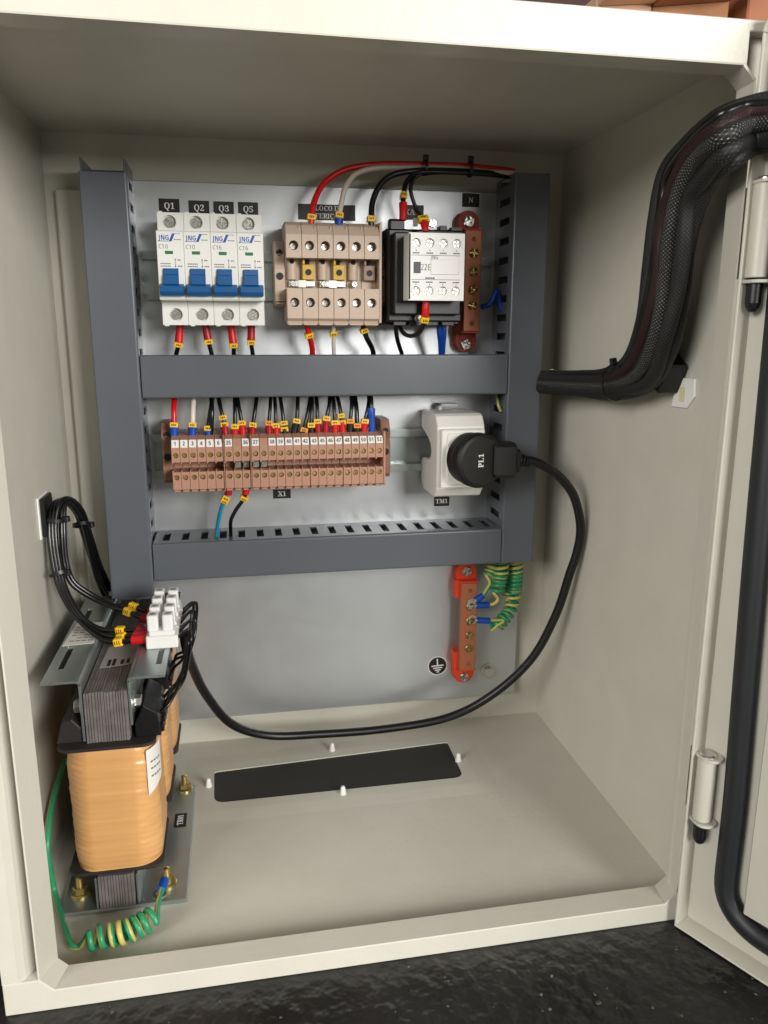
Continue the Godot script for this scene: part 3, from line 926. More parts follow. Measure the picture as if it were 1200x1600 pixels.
func contactor() -> void:
	var o := thing("contactor", "black contactor with white front marked 22E and silver screws", "contactor", Vector3(272, 357, 13))
	var b := MB.new()
	b.box(Vector3(244.5, 357, 13), Vector3(302, 426, 46), 0.8)
	b.box(Vector3(244, 359, 45), Vector3(300.5, 424.5, 58), 1.2)
	b.prism(pv([[45, 424], [56, 424], [56, 430], [52, 432], [45, 432]]), 0, 246, 256.5, 0.5)
	b.prism(pv([[45, 424], [54, 424], [54, 428], [45, 428]]), 0, 283.5, 289, 0.5)
	b.prism(pv([[45, 424], [54, 424], [54, 427], [45, 427]]), 0, 292, 301, 0.5)
	b.box(Vector3(247, 364, 57), Vector3(297.5, 421.5, 66), 1.0)
	for k in 4: b.box(Vector3(248.5 + k * 12.4, 356, 44), Vector3(258.5 + k * 12.4, 361.5, 56), 0.6)
	part("base_housing", b, M.black, o)
	b = MB.new()
	b.box(Vector3(253.8, 373.8, 65.8), Vector3(293.8, 418.8, 82), 0.5)
	b.prism(pv([[81.9, 373.8], [84.2, 374.2], [84.2, 418.4], [81.9, 418.8]]), 0, 253.8, 255.0, 0.1)
	part("front_skirt", b, M.white, o)
	b = MB.new()
	var cols := [258.7, 268.5, 278.3, 288.0]
	var edges := [253.9, 263.6, 273.4, 283.2, 293.7]
	for k in 4:
		b.holed(edges[k], edges[k + 1], 405.5, 418.7, 84.2, cols[k] + 0.3, 412.3, 3.3, 5.0)
		b.holed(edges[k], edges[k + 1], 373.9, 387.0, 84.2, cols[k] + 0.3, 380.0, 3.3, 5.0)
	b.box(Vector3(253.9, 387.0, 80), Vector3(293.7, 405.5, 84.2))
	b.box(Vector3(293.6, 373.9, 80), Vector3(294.2, 418.7, 84.2), 0.1)
	b.box(Vector3(253.6, 418.6, 80), Vector3(294.2, 419.2, 84.2), 0.1)
	b.box(Vector3(253.6, 373.4, 80), Vector3(294.2, 374.0, 84.2), 0.1)
	var fr := part("front_cover", b, M.white, o)
	b = MB.new(); b.box(Vector3(257.2, 392.0, 84.0), Vector3(262.3, 399.6, 84.7), 0.4)
	part("test_slider", b, M.grey_ink, fr)
	b = MB.new(); b.box(Vector3(269.6, 391.2, 84.0), Vector3(290.0, 401.6, 84.9), 0.3)
	part("rating_tab", b, M.white, fr)
	b = MB.new()
	b.box(Vector3(255.5, 404.0, 84.2), Vector3(291, 404.3, 84.26)); b.box(Vector3(255.5, 387.6, 84.2), Vector3(291, 387.9, 84.26))
	for k in 4:
		for q in 4:
			b.box(Vector3(cols[k] - 2.2 + q * 1.25, 405.2, 84.2), Vector3(cols[k] - 1.2 + q * 1.25, 406.1, 84.27))
			b.box(Vector3(cols[k] - 2.2 + q * 1.25, 385.5, 84.2), Vector3(cols[k] - 1.2 + q * 1.25, 386.4, 84.27))
		b.box(Vector3(cols[k], 407.0, 84.2), Vector3(cols[k] + 0.6, 407.8, 84.27))
		b.box(Vector3(cols[k], 384.0, 84.2), Vector3(cols[k] + 0.6, 384.8, 84.27))
	for q in 5: b.box(Vector3(265.8 + q * 1.4, 388.2, 84.2), Vector3(266.9 + q * 1.4, 389.3, 84.27))
	part("small_print", b, M.grey_ink, fr)
	text("22E", false, 4.0, Vector3(266.0, 396.0, 84.25), M.grey_ink, o, "lettering", Vector3.ZERO, false, 0.8)
	text("JNG", false, 2.2, Vector3(272.2, 402.8, 84.25), M.ink, o)
	var scr := screw_mesh(2.7, 1.4, 0.8)
	for k in 4:
		put("screw", scr, M.steel, o, Vector3(cols[k] + 0.3, 412.3, 81.0) - org).rotation.z = k * 0.9
		put("screw", scr, M.steel, o, Vector3(cols[k] + 0.3, 380.0, 81.0) - org).rotation.z = k * 1.3
	var sc2 := screw_mesh(3.0, 1.6, 0.8)
	for q in [[676, 349], [654, 497]]:
		put("screw", sc2, M.steel, o, P(q[0], q[1], 58.6) - org)
	b = MB.new(); b.box(P(645, 354, 57) , P(653, 341, 59.5), 0.2)
	part("coil_tab", b, M.white, o)
	tag_plate("KA1", "black label plate partly hidden by the contactor wires", 624, 321, 662, 343, 10.05, 4.0)

func bus_bar(called: String, label: String, x0: float, x1: float, y0: float, y1: float, zb: float, bar: Material, plastic: Material, screws: Array, foot_left: float) -> void:
	var xc := (x0 + x1) / 2
	var o := thing(called, label, "busbar", Vector3(xc, y0 - 18, 10), "insulated busbars")
	var b := MB.new(); b.box(Vector3(x0, y0, zb - 6), Vector3(x1, y1, zb), 0.5)
	part("bar", b, bar, o)
	for s in [0, 1]:
		b = MB.new()
		var ya: float = y1 if s == 0 else y0
		var sg: float = 1.0 if s == 0 else -1.0
		# foot on the plate with a round end, a block up to the bar
		var foot := PackedVector2Array()
		var rr: float = (x1 - x0 + 4.0) / 2
		foot.append(Vector2(xc + rr, ya - sg * 14)); 
		for i in 9:
			var a := PI * i / 8.0
			foot.append(Vector2(xc + cos(a) * rr, ya + sg * (8.5 + sin(a) * 8)))
		foot.append(Vector2(xc - rr, ya - sg * 14))
		b.prism(foot, 2, 10, 20, 0.6)
		var blk := PackedVector2Array([Vector2(x0 - foot_left, ya - sg * 15), Vector2(x1 + 1.2, ya - sg * 15), Vector2(x1 + 1.2, ya + sg * 1.2), Vector2(x0 - foot_left, ya + sg * 1.2)])
		b.prism(blk, 2, 14.8, maxf(zb - 5.9, 20.5), 0.5)
		b.box(Vector3(x0 - 1.0, minf(ya, ya + sg * 1.4), 14.8), Vector3(x1 + 1.0, maxf(ya, ya + sg * 1.4), zb - 1.0), 0.3)
		var f := part("insulator", b, plastic, o)
		var h := put("bolt", screw_mesh(4.3, 2.6, 1.0), M.steel, f, Vector3(xc, ya + sg * (8.0 if s == 0 else 10.5), 20) - org)
		h.rotation.z = s * 0.7
	var sm := screw_mesh(3.5, 2.4, 0.9)
	for q in screws:
		put("clamp_screw", sm, M.brass, o, Vector3(xc + 0.5, q, zb) - org).rotation.z = q
	for q in [y0 + 6.0, y1 - 6.5]:
		put("rivet", screw_mesh(1.7, 1.2, 0.4), bar, o, Vector3(xc + 0.3, q, zb) - org)

func bus_bars() -> void:
	bus_bar("neutral_busbar", "dark red busbar with brass screws right of the contactor", 308.8, 322.0, 352.2, 427.8, 35, M.bar_copper, M.red_plastic, [414.0 - 3, 397.0, 383.5, 371.5], 1.5)
	bus_bar("earth_busbar", "copper earth busbar on bright orange insulators beside the earth symbol", 314.6, 328.6, 62.0, 142.0, 30, M.bar_copper, M.orange_plastic, [121.0, 108.0, 95.0, 83.0], 3.5)
	tag_plate("N", "black label plate reading N above the dark red busbar", 722, 303, 749, 323, 10.05, 3.6)
	# round earth sign
	var c := P(683.5, 1040, 10.05)
	var o := thing("earth_sign", "round black sticker with white earth symbol beside the orange busbar", "sign", Vector3(c.x, c.y - 9, 10))
	var b := MB.new(); b.xf = facing(c, Vector3.BACK); b.lathe(pv([[9.0, 0], [9.0, 0.25], [0, 0.25]]), 36); part("rim", b, M.label_white, o)
	b = MB.new(); b.xf = facing(c + Vector3(0, 0, 0.26), Vector3.BACK); b.lathe(pv([[8.1, 0], [8.1, 0.12], [0, 0.12]]), 36); part("disc", b, M.label_black, o)
	b = MB.new(); b.xf = Transform3D(Basis(Vector3.BACK, 0.06), c + Vector3(0, 0, 0.4))
	b.box(Vector3(-0.6, 0.6, 0), Vector3(0.6, 6.8, 0.12)); b.box(Vector3(-5.6, -0.5, 0), Vector3(5.6, 0.7, 0.12))
	b.box(Vector3(-4.2, -2.6, 0), Vector3(4.2, -1.5, 0.12)); b.box(Vector3(-2.7, -4.6, 0), Vector3(2.7, -3.5, 0.12)); b.box(Vector3(-1.2, -6.4, 0), Vector3(1.2, -5.4, 0.12))
	part("earth_symbol", b, M.label_white, o)

func terminals() -> void:
	var marks := ["1", "2", "3", "4", "5", "6", "35", "", "36", "37", "", "38", "39", "40", "41", "42", "43", "45", "46", "47", "48", "49", "50", "51", "52"]
	var p := 6.15
	var x := 83.4
	var scr := screw_mesh(1.75, 0.9, 0.5, false)
	var b := MB.new()
	b.prism(pv([[13, 240], [50, 238], [52, 235.6], [58, 235.6], [59, 237.6], [65, 238.6], [65, 251.6], [45, 251.6], [45, 258.8], [65, 258.8], [65, 270.0], [62.5, 275.0], [55, 277], [13, 277]]), 0, 0.08, p - 0.08, 0.22, [5, 9])
	b.holed(0.3, p - 0.3, 238.6, 251.6, 65, p * 0.5, 247.6, 1.95, 3.0, 14)
	b.holed(0.3, p - 0.3, 258.8, 270.0, 65, p * 0.5, 263.8, 1.95, 3.0, 14)
	b.box(Vector3(0.2, 250.4, 52), Vector3(1.1, 252.6, 64.6), 0.15)
	b.box(Vector3(0.2, 257.4, 52), Vector3(1.1, 259.6, 64.6), 0.15)
	b.box(Vector3(0.5, 236.0, 52.5), Vector3(p - 1.4, 237.8, 61.5), 0.3)
	var body := mesh_of(b)
	b = MB.new(); b.xf = Transform3D(Basis(Vector3.RIGHT, -0.42), Vector3(p * 0.5, 272.2, 64.3))
	b.box(Vector3(-2.55, -2.9, -0.3), Vector3(2.55, 2.9, 0.45), 0.12)
	var slip := mesh_of(b)
	b = MB.new(); b.box(Vector3(0.9, 252.2, 45), Vector3(p - 0.5, 258.2, 56.5), 0.4)
	var bridge := mesh_of(b)
	for i in marks.size():
		if i == 6 or i == 9: x += 0.9
		if i == 16 or i == 20: x += 0.3
		var lab := "brown rail terminal block marked %s" % words(marks[i])
		if i == 7: lab = "brown rail terminal block without marker between thirty-five and thirty-six"
		if i == 10: lab = "brown rail terminal block without marker between thirty-seven and thirty-eight"
		var base := Vector3(x + p / 2, 236, 13)
		var o := thing("rail_terminal", lab, "terminal", base, "brown terminals of the strip X1")
		var off := Vector3(x, 0, 0) - base
		put("housing", body, M.terminal, o, off)
		put("screw", scr, M.brass, o, Vector3(x + p / 2, 247.6, 62.5) - base).rotation.z = i * 1.7
		put("screw", scr, M.brass, o, Vector3(x + p / 2, 263.8, 62.5) - base).rotation.z = i * 2.3
		if marks[i] != "":
			put("marker_strip", slip, M.label_white, o, off)
			org = base
			text(marks[i], false, 3.0, Vector3(x + p / 2, 272.2 + 0.22, 64.3 + 0.46), M.ink, o, "lettering", Vector3(-24, 0, 0), true, 0.8)
		if i in [7, 8, 9, 10]:
			var br := put("bridge", bridge, M.steel, o, off)
			put("bridge_screw", scr, M.steel, br, Vector3(p * 0.5, 255.2, 56.6)).rotation.z = i
		x += p
		if i == 5 or i == 8:
			b = MB.new()
			b.box(Vector3(x + 0.05, 236.5, 13), Vector3(x + 0.85, 278, 66), 0.15)
			var o2 := thing("separator_plate", "thin brown separator plate after terminal %s" % words(marks[i]), "separator", Vector3(x + 0.4, 236.5, 13), "brown separator plates in the strip")
			part("sheet", b, M.terminal_dark, o2)
	b = MB.new()
	b.box(Vector3(x + 0.05, 237, 13), Vector3(x + 1.6, 278.5, 65.5), 0.2)
	var o3 := thing("terminal_end_plate", "thin brown end plate after terminal fifty-two", "end plate", Vector3(x + 0.8, 237, 13))
	part("sheet", b, M.terminal, o3)
	end_bracket("brown rail end bracket beside terminal one", 75.3, 83.2, 261, M.terminal_dark)
	end_bracket("brown rail end bracket beside terminal fifty-two", x + 1.7, x + 9.2, 261, M.terminal_dark)
	tag_plate("X1", "black label plate reading X1 under the brown terminals", 427, 764, 454, 779, 10.05, 4.0)

func socket_and_plug() -> void:
	var o := thing("rail_socket", "white rail mounted socket outlet holding the black plug", "socket", Vector3(298, 225, 13))
	var b := MB.new()
	var prof := pv([[13, 287], [17, 290], [56, 290], [60, 288.5], [66, 281], [66, 232.5], [60, 226], [56, 224.4], [22, 224.4], [16, 228], [13, 233], [13, 247], [18, 250.5], [36, 251.5], [44, 254.5], [47, 259.5], [45, 264], [36, 269], [24, 272], [13, 275]])
	b.prism(prof, 0, 281.4, 319.0, 0.8)
	part("body", b, M.socket, o)
	b = MB.new()
	b.box(Vector3(283.0, 234.6, 65.5), Vector3(317.0, 279.4, 73.5), 0.8)
	var f := part("face_plate", b, M.socket, o)
	b = MB.new()
	b.prism(rrect(287.0, 315.4, 237.2, 277.2, 3.0), 2, 73.3, 75.2, 0.5)
	b.box(Vector3(297.5, 277.4, 73.4), Vector3(301.5, 278.3, 73.8), 0.1); b.box(Vector3(297.5, 235.7, 73.4), Vector3(301.5, 236.6, 73.8), 0.1)
	part("insert", b, M.socket, f)
	b = MB.new()
	var c0 := P(684, 647, 20); var c1 := P(713, 637, 20)
	b.box(Vector3(c0.x, 289, 14), Vector3(c0.x + 2.4, 294.8, 24), 0.4)
	b.box(Vector3(c0.x, 292.5, 14), Vector3(c1.x, 294.8, 24), 0.4)
	part("rail_clip", b, M.socket, o)
	tag_plate("TM1", "black label plate reading TM1 under the white socket", 678, 775, 702, 791, 10.05, 3.6)
	# plug: round flat face, collar, side arm with strain relief
	o = thing("mains_plug", "round black plug marked PL1 pushed into the white socket", "plug", Vector3(302, 238, 76))
	b = MB.new()
	var pc := Vector3(303.5, 258.2, 74.6)
	var pax := Vector3(0.27, 0.0, 1).normalized()
	b.xf = facing(pc, pax)
	b.lathe(pv([[0, 0], [18.5, 0], [19.5, 1], [19.5, 6.5], [18.3, 7.2], [18.3, 9.0], [20.3, 9.8], [20.6, 11], [20.6, 17.6], [19.6, 19.4], [17.4, 20.4], [0, 20.9]]), 44)
	part("head", b, M.plug_black, o)
	b = MB.new()
	b.prism(pv([[80, 245], [93, 245], [95.2, 247.5], [95.2, 268.5], [93, 271], [80, 271]]), 0, 318, 336, 1.6)
	b.prism(pv([[82, 249], [91, 249], [92.5, 251], [92.5, 263.5], [91, 266], [82, 266]]), 0, 335, 340, 1.2)
	var arm := part("side_grip", b, M.plug_black, o)
	b = MB.new()
	for k in 4:
		b.xf = facing(Vector3(339.5 + k * 2.4, 257.6 - k * 0.5, 87.2 + k * 0.3), Vector3(1, -0.2, 0.1))
		b.lathe(pv([[0, 0], [5.0 - k * 0.4, 0.1], [5.0 - k * 0.4, 1.7], [0, 1.8]]), 16)
	part("strain_relief", b, M.plug_black, arm)
	text("PL1", true, 4.2, pc + pax * 21.0 + Vector3(-1.5, 0.8, 0.55), M.label_white, o, "lettering", Vector3(0, 15.1, 90), true)
	# cable from the plug to the strip on the transformer
	var cp := []
	for q in [[822, 719, 87.5], [842, 724, 90], [870, 741, 92], [893, 768, 92], [904, 800, 91], [907, 832, 88], [901, 865, 84], [890, 897, 80], [868, 962, 70], [830, 1030, 60], [770, 1085, 50], [700, 1121, 45], [600, 1139, 42], [500, 1147, 42], [420, 1149, 46], [362, 1131, 58], [322, 1085, 78], [300, 1040, 103], [291, 1010, 122], [288, 990, 128]]:
		cp.append(P(q[0], q[1], q[2]))
	o = thing("plug_cable", "thick black cable hanging from the plug to the transformer terminals", "cable", cp[9])
	b = MB.new(); b.tube(smooth(cp, 3.0), 3.5, 14)
	part("jacket", b, M.cable_black, o)

func coil(o: Node3D, z0: float, z1: float, seed_: int) -> void:
	var rng := RandomNumberGenerator.new()
	rng.seed = seed_
	var rows := []
	var ph := rng.randf() * 6.0
	for i in 101:
		var f := i / 100.0
		var y := lerpf(30.5, 111.0, f)
		var turn := f * 4.6 + ph
		var lap := 0.45 * (turn - floorf(turn))           # each tape layer overlaps the one below
		var ends := 1.8 * pow(absf(f - 0.5) * 2.0, 6.0)
		var ring := PackedVector3Array()
		var prof := rrect(22.8, 75.2, z0, z1, 14.0, 9)
		var mid := Vector2(49, (z0 + z1) / 2)
		for j in prof.size():
			var p := prof[j]
			var dirn := (p - mid).normalized()
			# creases where the tape is pulled round the corners
			var corner := pow(clampf(absf(dirn.x * dirn.y) * 2.0, 0, 1), 2.0)
			var crease := corner * (0.11 * sin(f * 61.0 + j * 0.55 + ph) + 0.10 * sin(f * 133.0 - j * 0.8)) + 0.012 * sin(f * 47.0 + j * 0.31)
			var sag := 0.35 * sin(j * 0.45 + f * 5.0 + ph) 
			p += dirn * (lap + crease + sag - ends)
			var bow := 1.2 * sin((p.x - 20.0) / 56.0 * PI)
			var zz := p.y + (bow if p.y > mid.y else -bow)
			ring.append(Vector3(p.x, y + 0.8 * sin(p.x * 0.10 + ph) * (1.0 - absf(f - 0.5) * 2.0), zz))
		rows.append(ring)
	var b := MB.new()
	b.grid(rows, Vector3(49, 70, (z0 + z1) / 2))
	for en in [0, 100]:
		var c := Vector3(49, rows[en][0].y, (z0 + z1) / 2)
		for j in rows[en].size(): b.flat3(c, rows[en][j], rows[en][(j + 1) % rows[en].size()], Vector3(0, -1 if en == 0 else 1, 0))
	var w := part("winding", b, M.tape, o)
	for y in [28.6, 111.2]:
		b = MB.new()
		var fl := PackedVector2Array()
		for p in rrect(19.5, 75.6, z0 - 1, z1 + 0.6, 7.0, 4): fl.append(p)
		b.prism(fl, 1, y, y + 2.0, 0.3)
		part("flange", b, M.flange, w)

func transformer() -> void:
	var o := thing("transformer", "open core transformer with three orange taped windings on a galvanised base", "transformer", Vector3(48, 0, 135))
	var b := MB.new()
	b.box(Vector3(12, 0.1, 72), Vector3(88.5, 3.0, 203.5), 0.7)
	b.box(Vector3(58.2, 3.0, 80), Vector3(60.0, 24, 202), 0.4)
	b.box(Vector3(34.0, 3.0, 80), Vector3(35.6, 24, 202), 0.4)
	part("base_plate", b, M.bracket, o)
	# laminated core: yokes built from sheets of slightly uneven reach
	b = MB.new()
	var rng := RandomNumberGenerator.new()
	rng.seed = 31
	var x := 36.2
	while x < 60.6:
		var w := rng.randf_range(1.3, 2.1)
		var zf := 198.0 + rng.randf_range(-0.5, 0.5)
		b.box(Vector3(x, 112.0, 30), Vector3(minf(x + w - 0.28, 61.0), 145.0 + rng.randf_range(-0.25, 0.25), zf), 0.12)
		x += w
	x = 36.2
	while x < 57.0:
		var w := rng.randf_range(1.3, 2.1)
		var zf := 203.6 + rng.randf_range(-0.4, 0.4)
		b.box(Vector3(x, 3.05, 30), Vector3(minf(x + w - 0.28, 57.6), 26.0, zf), 0.12)
		x += w
	b.box(Vector3(36.4, 3.2, 31), Vector3(57.4, 25.8, 202.6)); b.box(Vector3(36.4, 112.2, 31), Vector3(60.8, 144.4, 197.0))
	for z in [178.0, 110.0, 45.0]: b.box(Vector3(36.6, 25, z - 14), Vector3(60.5, 113, z + 14))
	part("laminated_core", b, M.lamination, o)
	coil(o, 152.0, 204.5, 3)
	coil(o, 84.0, 137.0, 4)
	coil(o, 18.0, 70.0, 6)
	# upper clamp brackets: angle with slotted wing
	for s in [0, 1]:
		b = MB.new()
		var xi := 35.4 if s == 0 else 61.2
		var xo := 13.0 if s == 0 else 83.0
		var lo := minf(xi, xo); var hi := maxf(xi, xo)
		var legx0 := xi - 1.6 if s == 0 else xi
		var zb := 42.0
		b.box(Vector3(legx0, 114.0 if s == 0 else 122.0, zb), Vector3(legx0 + 1.6, 151.0, 197.5), 0.3)
		var sx0 := 18.6 if s == 0 else 76.2
		var sx1 := 22.2 if s == 0 else 79.6
		# fold between leg and wing
		var cr := PackedVector2Array()
		var sgn := -1.0 if s == 0 else 1.0
		for i in 6:
			var a := PI / 2 * i / 5.0
			cr.append(Vector2(153.0 - 3.0 + sin(a) * 3.0, xi + sgn * (3.0 - cos(a) * 3.0)))
		for i in 6:
			var a := PI / 2 * (5 - i) / 5.0
			cr.append(Vector2(153.0 - 3.0 + sin(a) * 1.4, xi + sgn * (3.0 - cos(a) * 1.4)))
		for i in 5:
			b.quad(Vector3(cr[i].y, cr[i].x, zb), Vector3(cr[i + 1].y, cr[i + 1].x, zb), Vector3(cr[i + 1].y, cr[i + 1].x, 197.5), Vector3(cr[i].y, cr[i].x, 197.5), Vector3(-sgn, 1, 0))
			b.quad(Vector3(cr[6 + i].y, cr[6 + i].x, zb), Vector3(cr[7 + i].y, cr[7 + i].x, zb), Vector3(cr[7 + i].y, cr[7 + i].x, 197.5), Vector3(cr[6 + i].y, cr[6 + i].x, 197.5), Vector3(sgn, -1, 0))
			b.quad(Vector3(cr[i].y, cr[i].x, 197.5), Vector3(cr[i + 1].y, cr[i + 1].x, 197.5), Vector3(cr[10 - i].y, cr[10 - i].x, 197.5), Vector3(cr[11 - i].y, cr[11 - i].x, 197.5), Vector3.BACK)
		var fold := xi + sgn * 3.0
		var wl := minf(fold, xo); var wr := maxf(fold, xo)
		b.box(Vector3(wl, 151.4, zb), Vector3(sx0, 153.0, 197.5), 0.25)
		b.box(Vector3(sx1, 151.4, zb), Vector3(wr, 153.0, 197.5), 0.25)
		var zs := [zb, 70.0, 92.0, 143.0, 178.0, 197.5] if s == 0 else [zb, 60.0, 82.0, 157.0, 181.0, 197.5]
		for i in [0, 2, 4]: b.box(Vector3(sx0 - 0.3, 151.4, zs[i]), Vector3(sx1 + 0.3, 153.0, zs[i + 1]), 0.0)
		part("clamp_bracket", b, M.bracket, o)
	var hx := hex_mesh(4.2, 5.0, false, 6.2)
	var bo := put("clamp_bolt", hx, M.steel, o, Vector3(62.8, 133.0, 188.0) - org); bo.rotation_degrees = Vector3(0, 90, 0)
	bo = put("clamp_bolt", hx, M.steel, o, Vector3(33.8, 133.0, 188.0) - org); bo.rotation_degrees = Vector3(0, -90, 0)
	# black bobbin carriers beside the yoke
	for z in [[156.0, 196.0], [92.0, 132.0]]:
		b = MB.new()
		b.prism(pv([[63.6, 113], [78.5, 113], [77, 128], [69, 133.5], [66.0, 126], [63.6, 122]]), 2, z[0], z[1], 0.6)
		for k in 5: b.box(Vector3(76.6, 114, z[0] + 3 + k * 7.5), Vector3(80.2, 119, z[0] + 7 + k * 7.5), 0.4)
		part("terminal_carrier", b, M.black, o)
	b = MB.new()
	b.prism(pv([[18.5, 113], [33.2, 113], [33.2, 122], [28, 128], [22, 126]]), 2, 120.0, 196.0, 0.6)
	part("terminal_carrier", b, M.flange, o)
	# studs with nuts on the base
	for q in [Vector3(21.6, 3, 186), Vector3(75.0, 3, 186.5), Vector3(80.0, 3, 77.5)]:
		b = MB.new(); b.xf = facing(q, Vector3.UP)
		b.lathe(pv([[6.0, -0.1], [6.0, 1.1], [5.6, 1.4], [0, 1.4]]), 22)
		var poly := PackedVector2Array()
		for i in 6: poly.append(Vector2(cos(i * PI / 3 + q.x), sin(i * PI / 3 + q.x)) * 4.7)
		b.prism(poly, 2, 1.4, 5.6, 0.5)
		var pr := [[2.2, 5.0]]
		for k in 7: pr.append_array([[2.25, 5.6 + k * 0.95], [1.9, 6.0 + k * 0.95]])
		pr.append([0, 12.4])
		b.lathe(pv(pr), 14)
		part("base_bolt", b, M.brass, o)
	# paper labels
	b = MB.new()
	b.prism(pv([[14.2, 141.0], [16.0, 100.0], [34.0, 100.5], [33.6, 139.0]]), 1, 153.04, 153.22)
	var pl := part("rating_label", b, M.paper, o)
	b = MB.new()
	for r in 6:
		for k in 4:
			if (r + k) % 5 != 4: b.box(Vector3(17.2 + k * 3.9, 153.22, 108 + r * 5.0), Vector3(20.2 + k * 3.9, 153.28, 109.2 + r * 5.0))
	part("small_print", b, M.grey_ink, pl)
	b = MB.new()
	b.prism(pv([[40.0, 163.5], [41.0, 128.0], [60.4, 128.0], [60.4, 157.0], [57, 161.5]]), 1, 145.45, 145.62)
	pl = part("type_label", b, M.grey_film, o)
	b = MB.new()
	for q in [[44, 151, 46, 161], [47, 150, 49, 161], [52, 152, 54, 159], [55.5, 151, 57.5, 158]]: b.box(Vector3(q[0], 145.62, q[1]), Vector3(q[2], 145.68, q[3]))
	part("small_print", b, M.ink, pl)
	b = MB.new()
	var lo_ := []
	for i in 7:
		var f := i / 6.0
		var an := lerpf(0.05, 0.95, f)
		var rim := Vector3(60.4 + cos(an) * 16.3, 0, 190.5 + sin(an) * 16.3)
		lo_.append(PackedVector3Array([rim + Vector3(0, lerpf(86.0, 78.0, f), 0), rim + Vector3(0, lerpf(109.5, 108.0, f), 0)]))
	b.grid(lo_, Vector3(40, 95, 170), false)
	pl = part("winding_label", b, M.paper, o)
	b = MB.new()
	for yy in [89.5, 94.5, 99.0]:
		for k in 4:
			var an := 0.22 + k * 0.15
			b.quad(Vector3(60.4 + cos(an) * 16.4, yy, 190.5 + sin(an) * 16.4), Vector3(60.4 + cos(an + 0.11) * 16.4, yy, 190.5 + sin(an + 0.11) * 16.4), Vector3(60.4 + cos(an + 0.11) * 16.4, yy + 1.0, 190.5 + sin(an + 0.11) * 16.4), Vector3(60.4 + cos(an) * 16.4, yy + 1.0, 190.5 + sin(an) * 16.4), Vector3(1, 0, 1))
	part("small_print", b, M.grey_ink, pl)
	var c := Vector3(79.2, 3.02, 118.5)
	var t := thing("label_plate", "black label plate reading TR01 on the transformer base", "label", c, "black engraved label plates")
	b = MB.new(); b.box(c + Vector3(-4.3, 0, -8.2), c + Vector3(4.3, 0.4, 8.2), 0.1)
	part("tag", b, M.label_black, t)
	text("TR01", true, 4.0, c + Vector3(0, 0.44, 0), M.label_white, t, "lettering", Vector3(-90, 90, 0), true, 0.9)
	# white screw connector strip on the right wing
	o = thing("connector_strip", "white four pole screw connector strip on the transformer bracket", "terminal strip", Vector3(80, 153, 125))
	b = MB.new()
	for k in 4:
		var z1 := 157.0 - k * 16.0 - (1.5 if k > 1 else 0.0)
		var z0 := z1 - 14.6
		b.box(Vector3(68.3, 153.05, z0), Vector3(88.2, 161.5, z1), 0.7)
		b.box(Vector3(70.2, 161.2, z0 + 1.6), Vector3(86.4, 164.5, z1 - 1.6), 0.6)
		for s in [72.6, 82.0]:
			b.prism(rrect(s - 3.3, s + 3.5, z0 + 3.2, z1 - 2.8, 1.4, 3), 1, 164.0, 174.5, 0.5)
			b.box(Vector3(s - 2.2, 163.0, z0 - 0.8), Vector3(s + 2.2, 168, z0 + 3.4), 0.5)
		if k < 3: b.box(Vector3(74, 153.1, z0 - 1.8), Vector3(83, 160, z0 + 0.4), 0.3)
	part("housing", b, M.nylon, o)
	b = MB.new()
	for k in 4:
		var z1 := 157.0 - k * 16.0 - (1.5 if k > 1 else 0.0)
		for s in [72.7, 82.1]:
			b.xf = facing(Vector3(s, 174.4, z1 - 7.2), Vector3.UP)
			b.lathe(pv([[2.0, 0], [2.0, 0.16], [0, 0.16]]), 14)
	b.xf = Transform3D.IDENTITY
	part("screw", b, M.steel, o)

func obox(b: MB, at: Vector3, along: Vector3, w: float, h: float, d: float, k := 0.4) -> void:
	# a marker sleeve: h along the wire, w across the view, d deep
	var y := along.normalized()
	var z := (Vector3.BACK - y * y.z).normalized()
	if absf(y.z) > 0.95: z = (Vector3.UP - y * y.y).normalized()
	b.xf = Transform3D(Basis(y.cross(z), y, z), at)
	b.box(Vector3(-w / 2, -h / 2, -d / 2), Vector3(w / 2, h / 2, d / 2), k)
	b.xf = Transform3D.IDENTITY

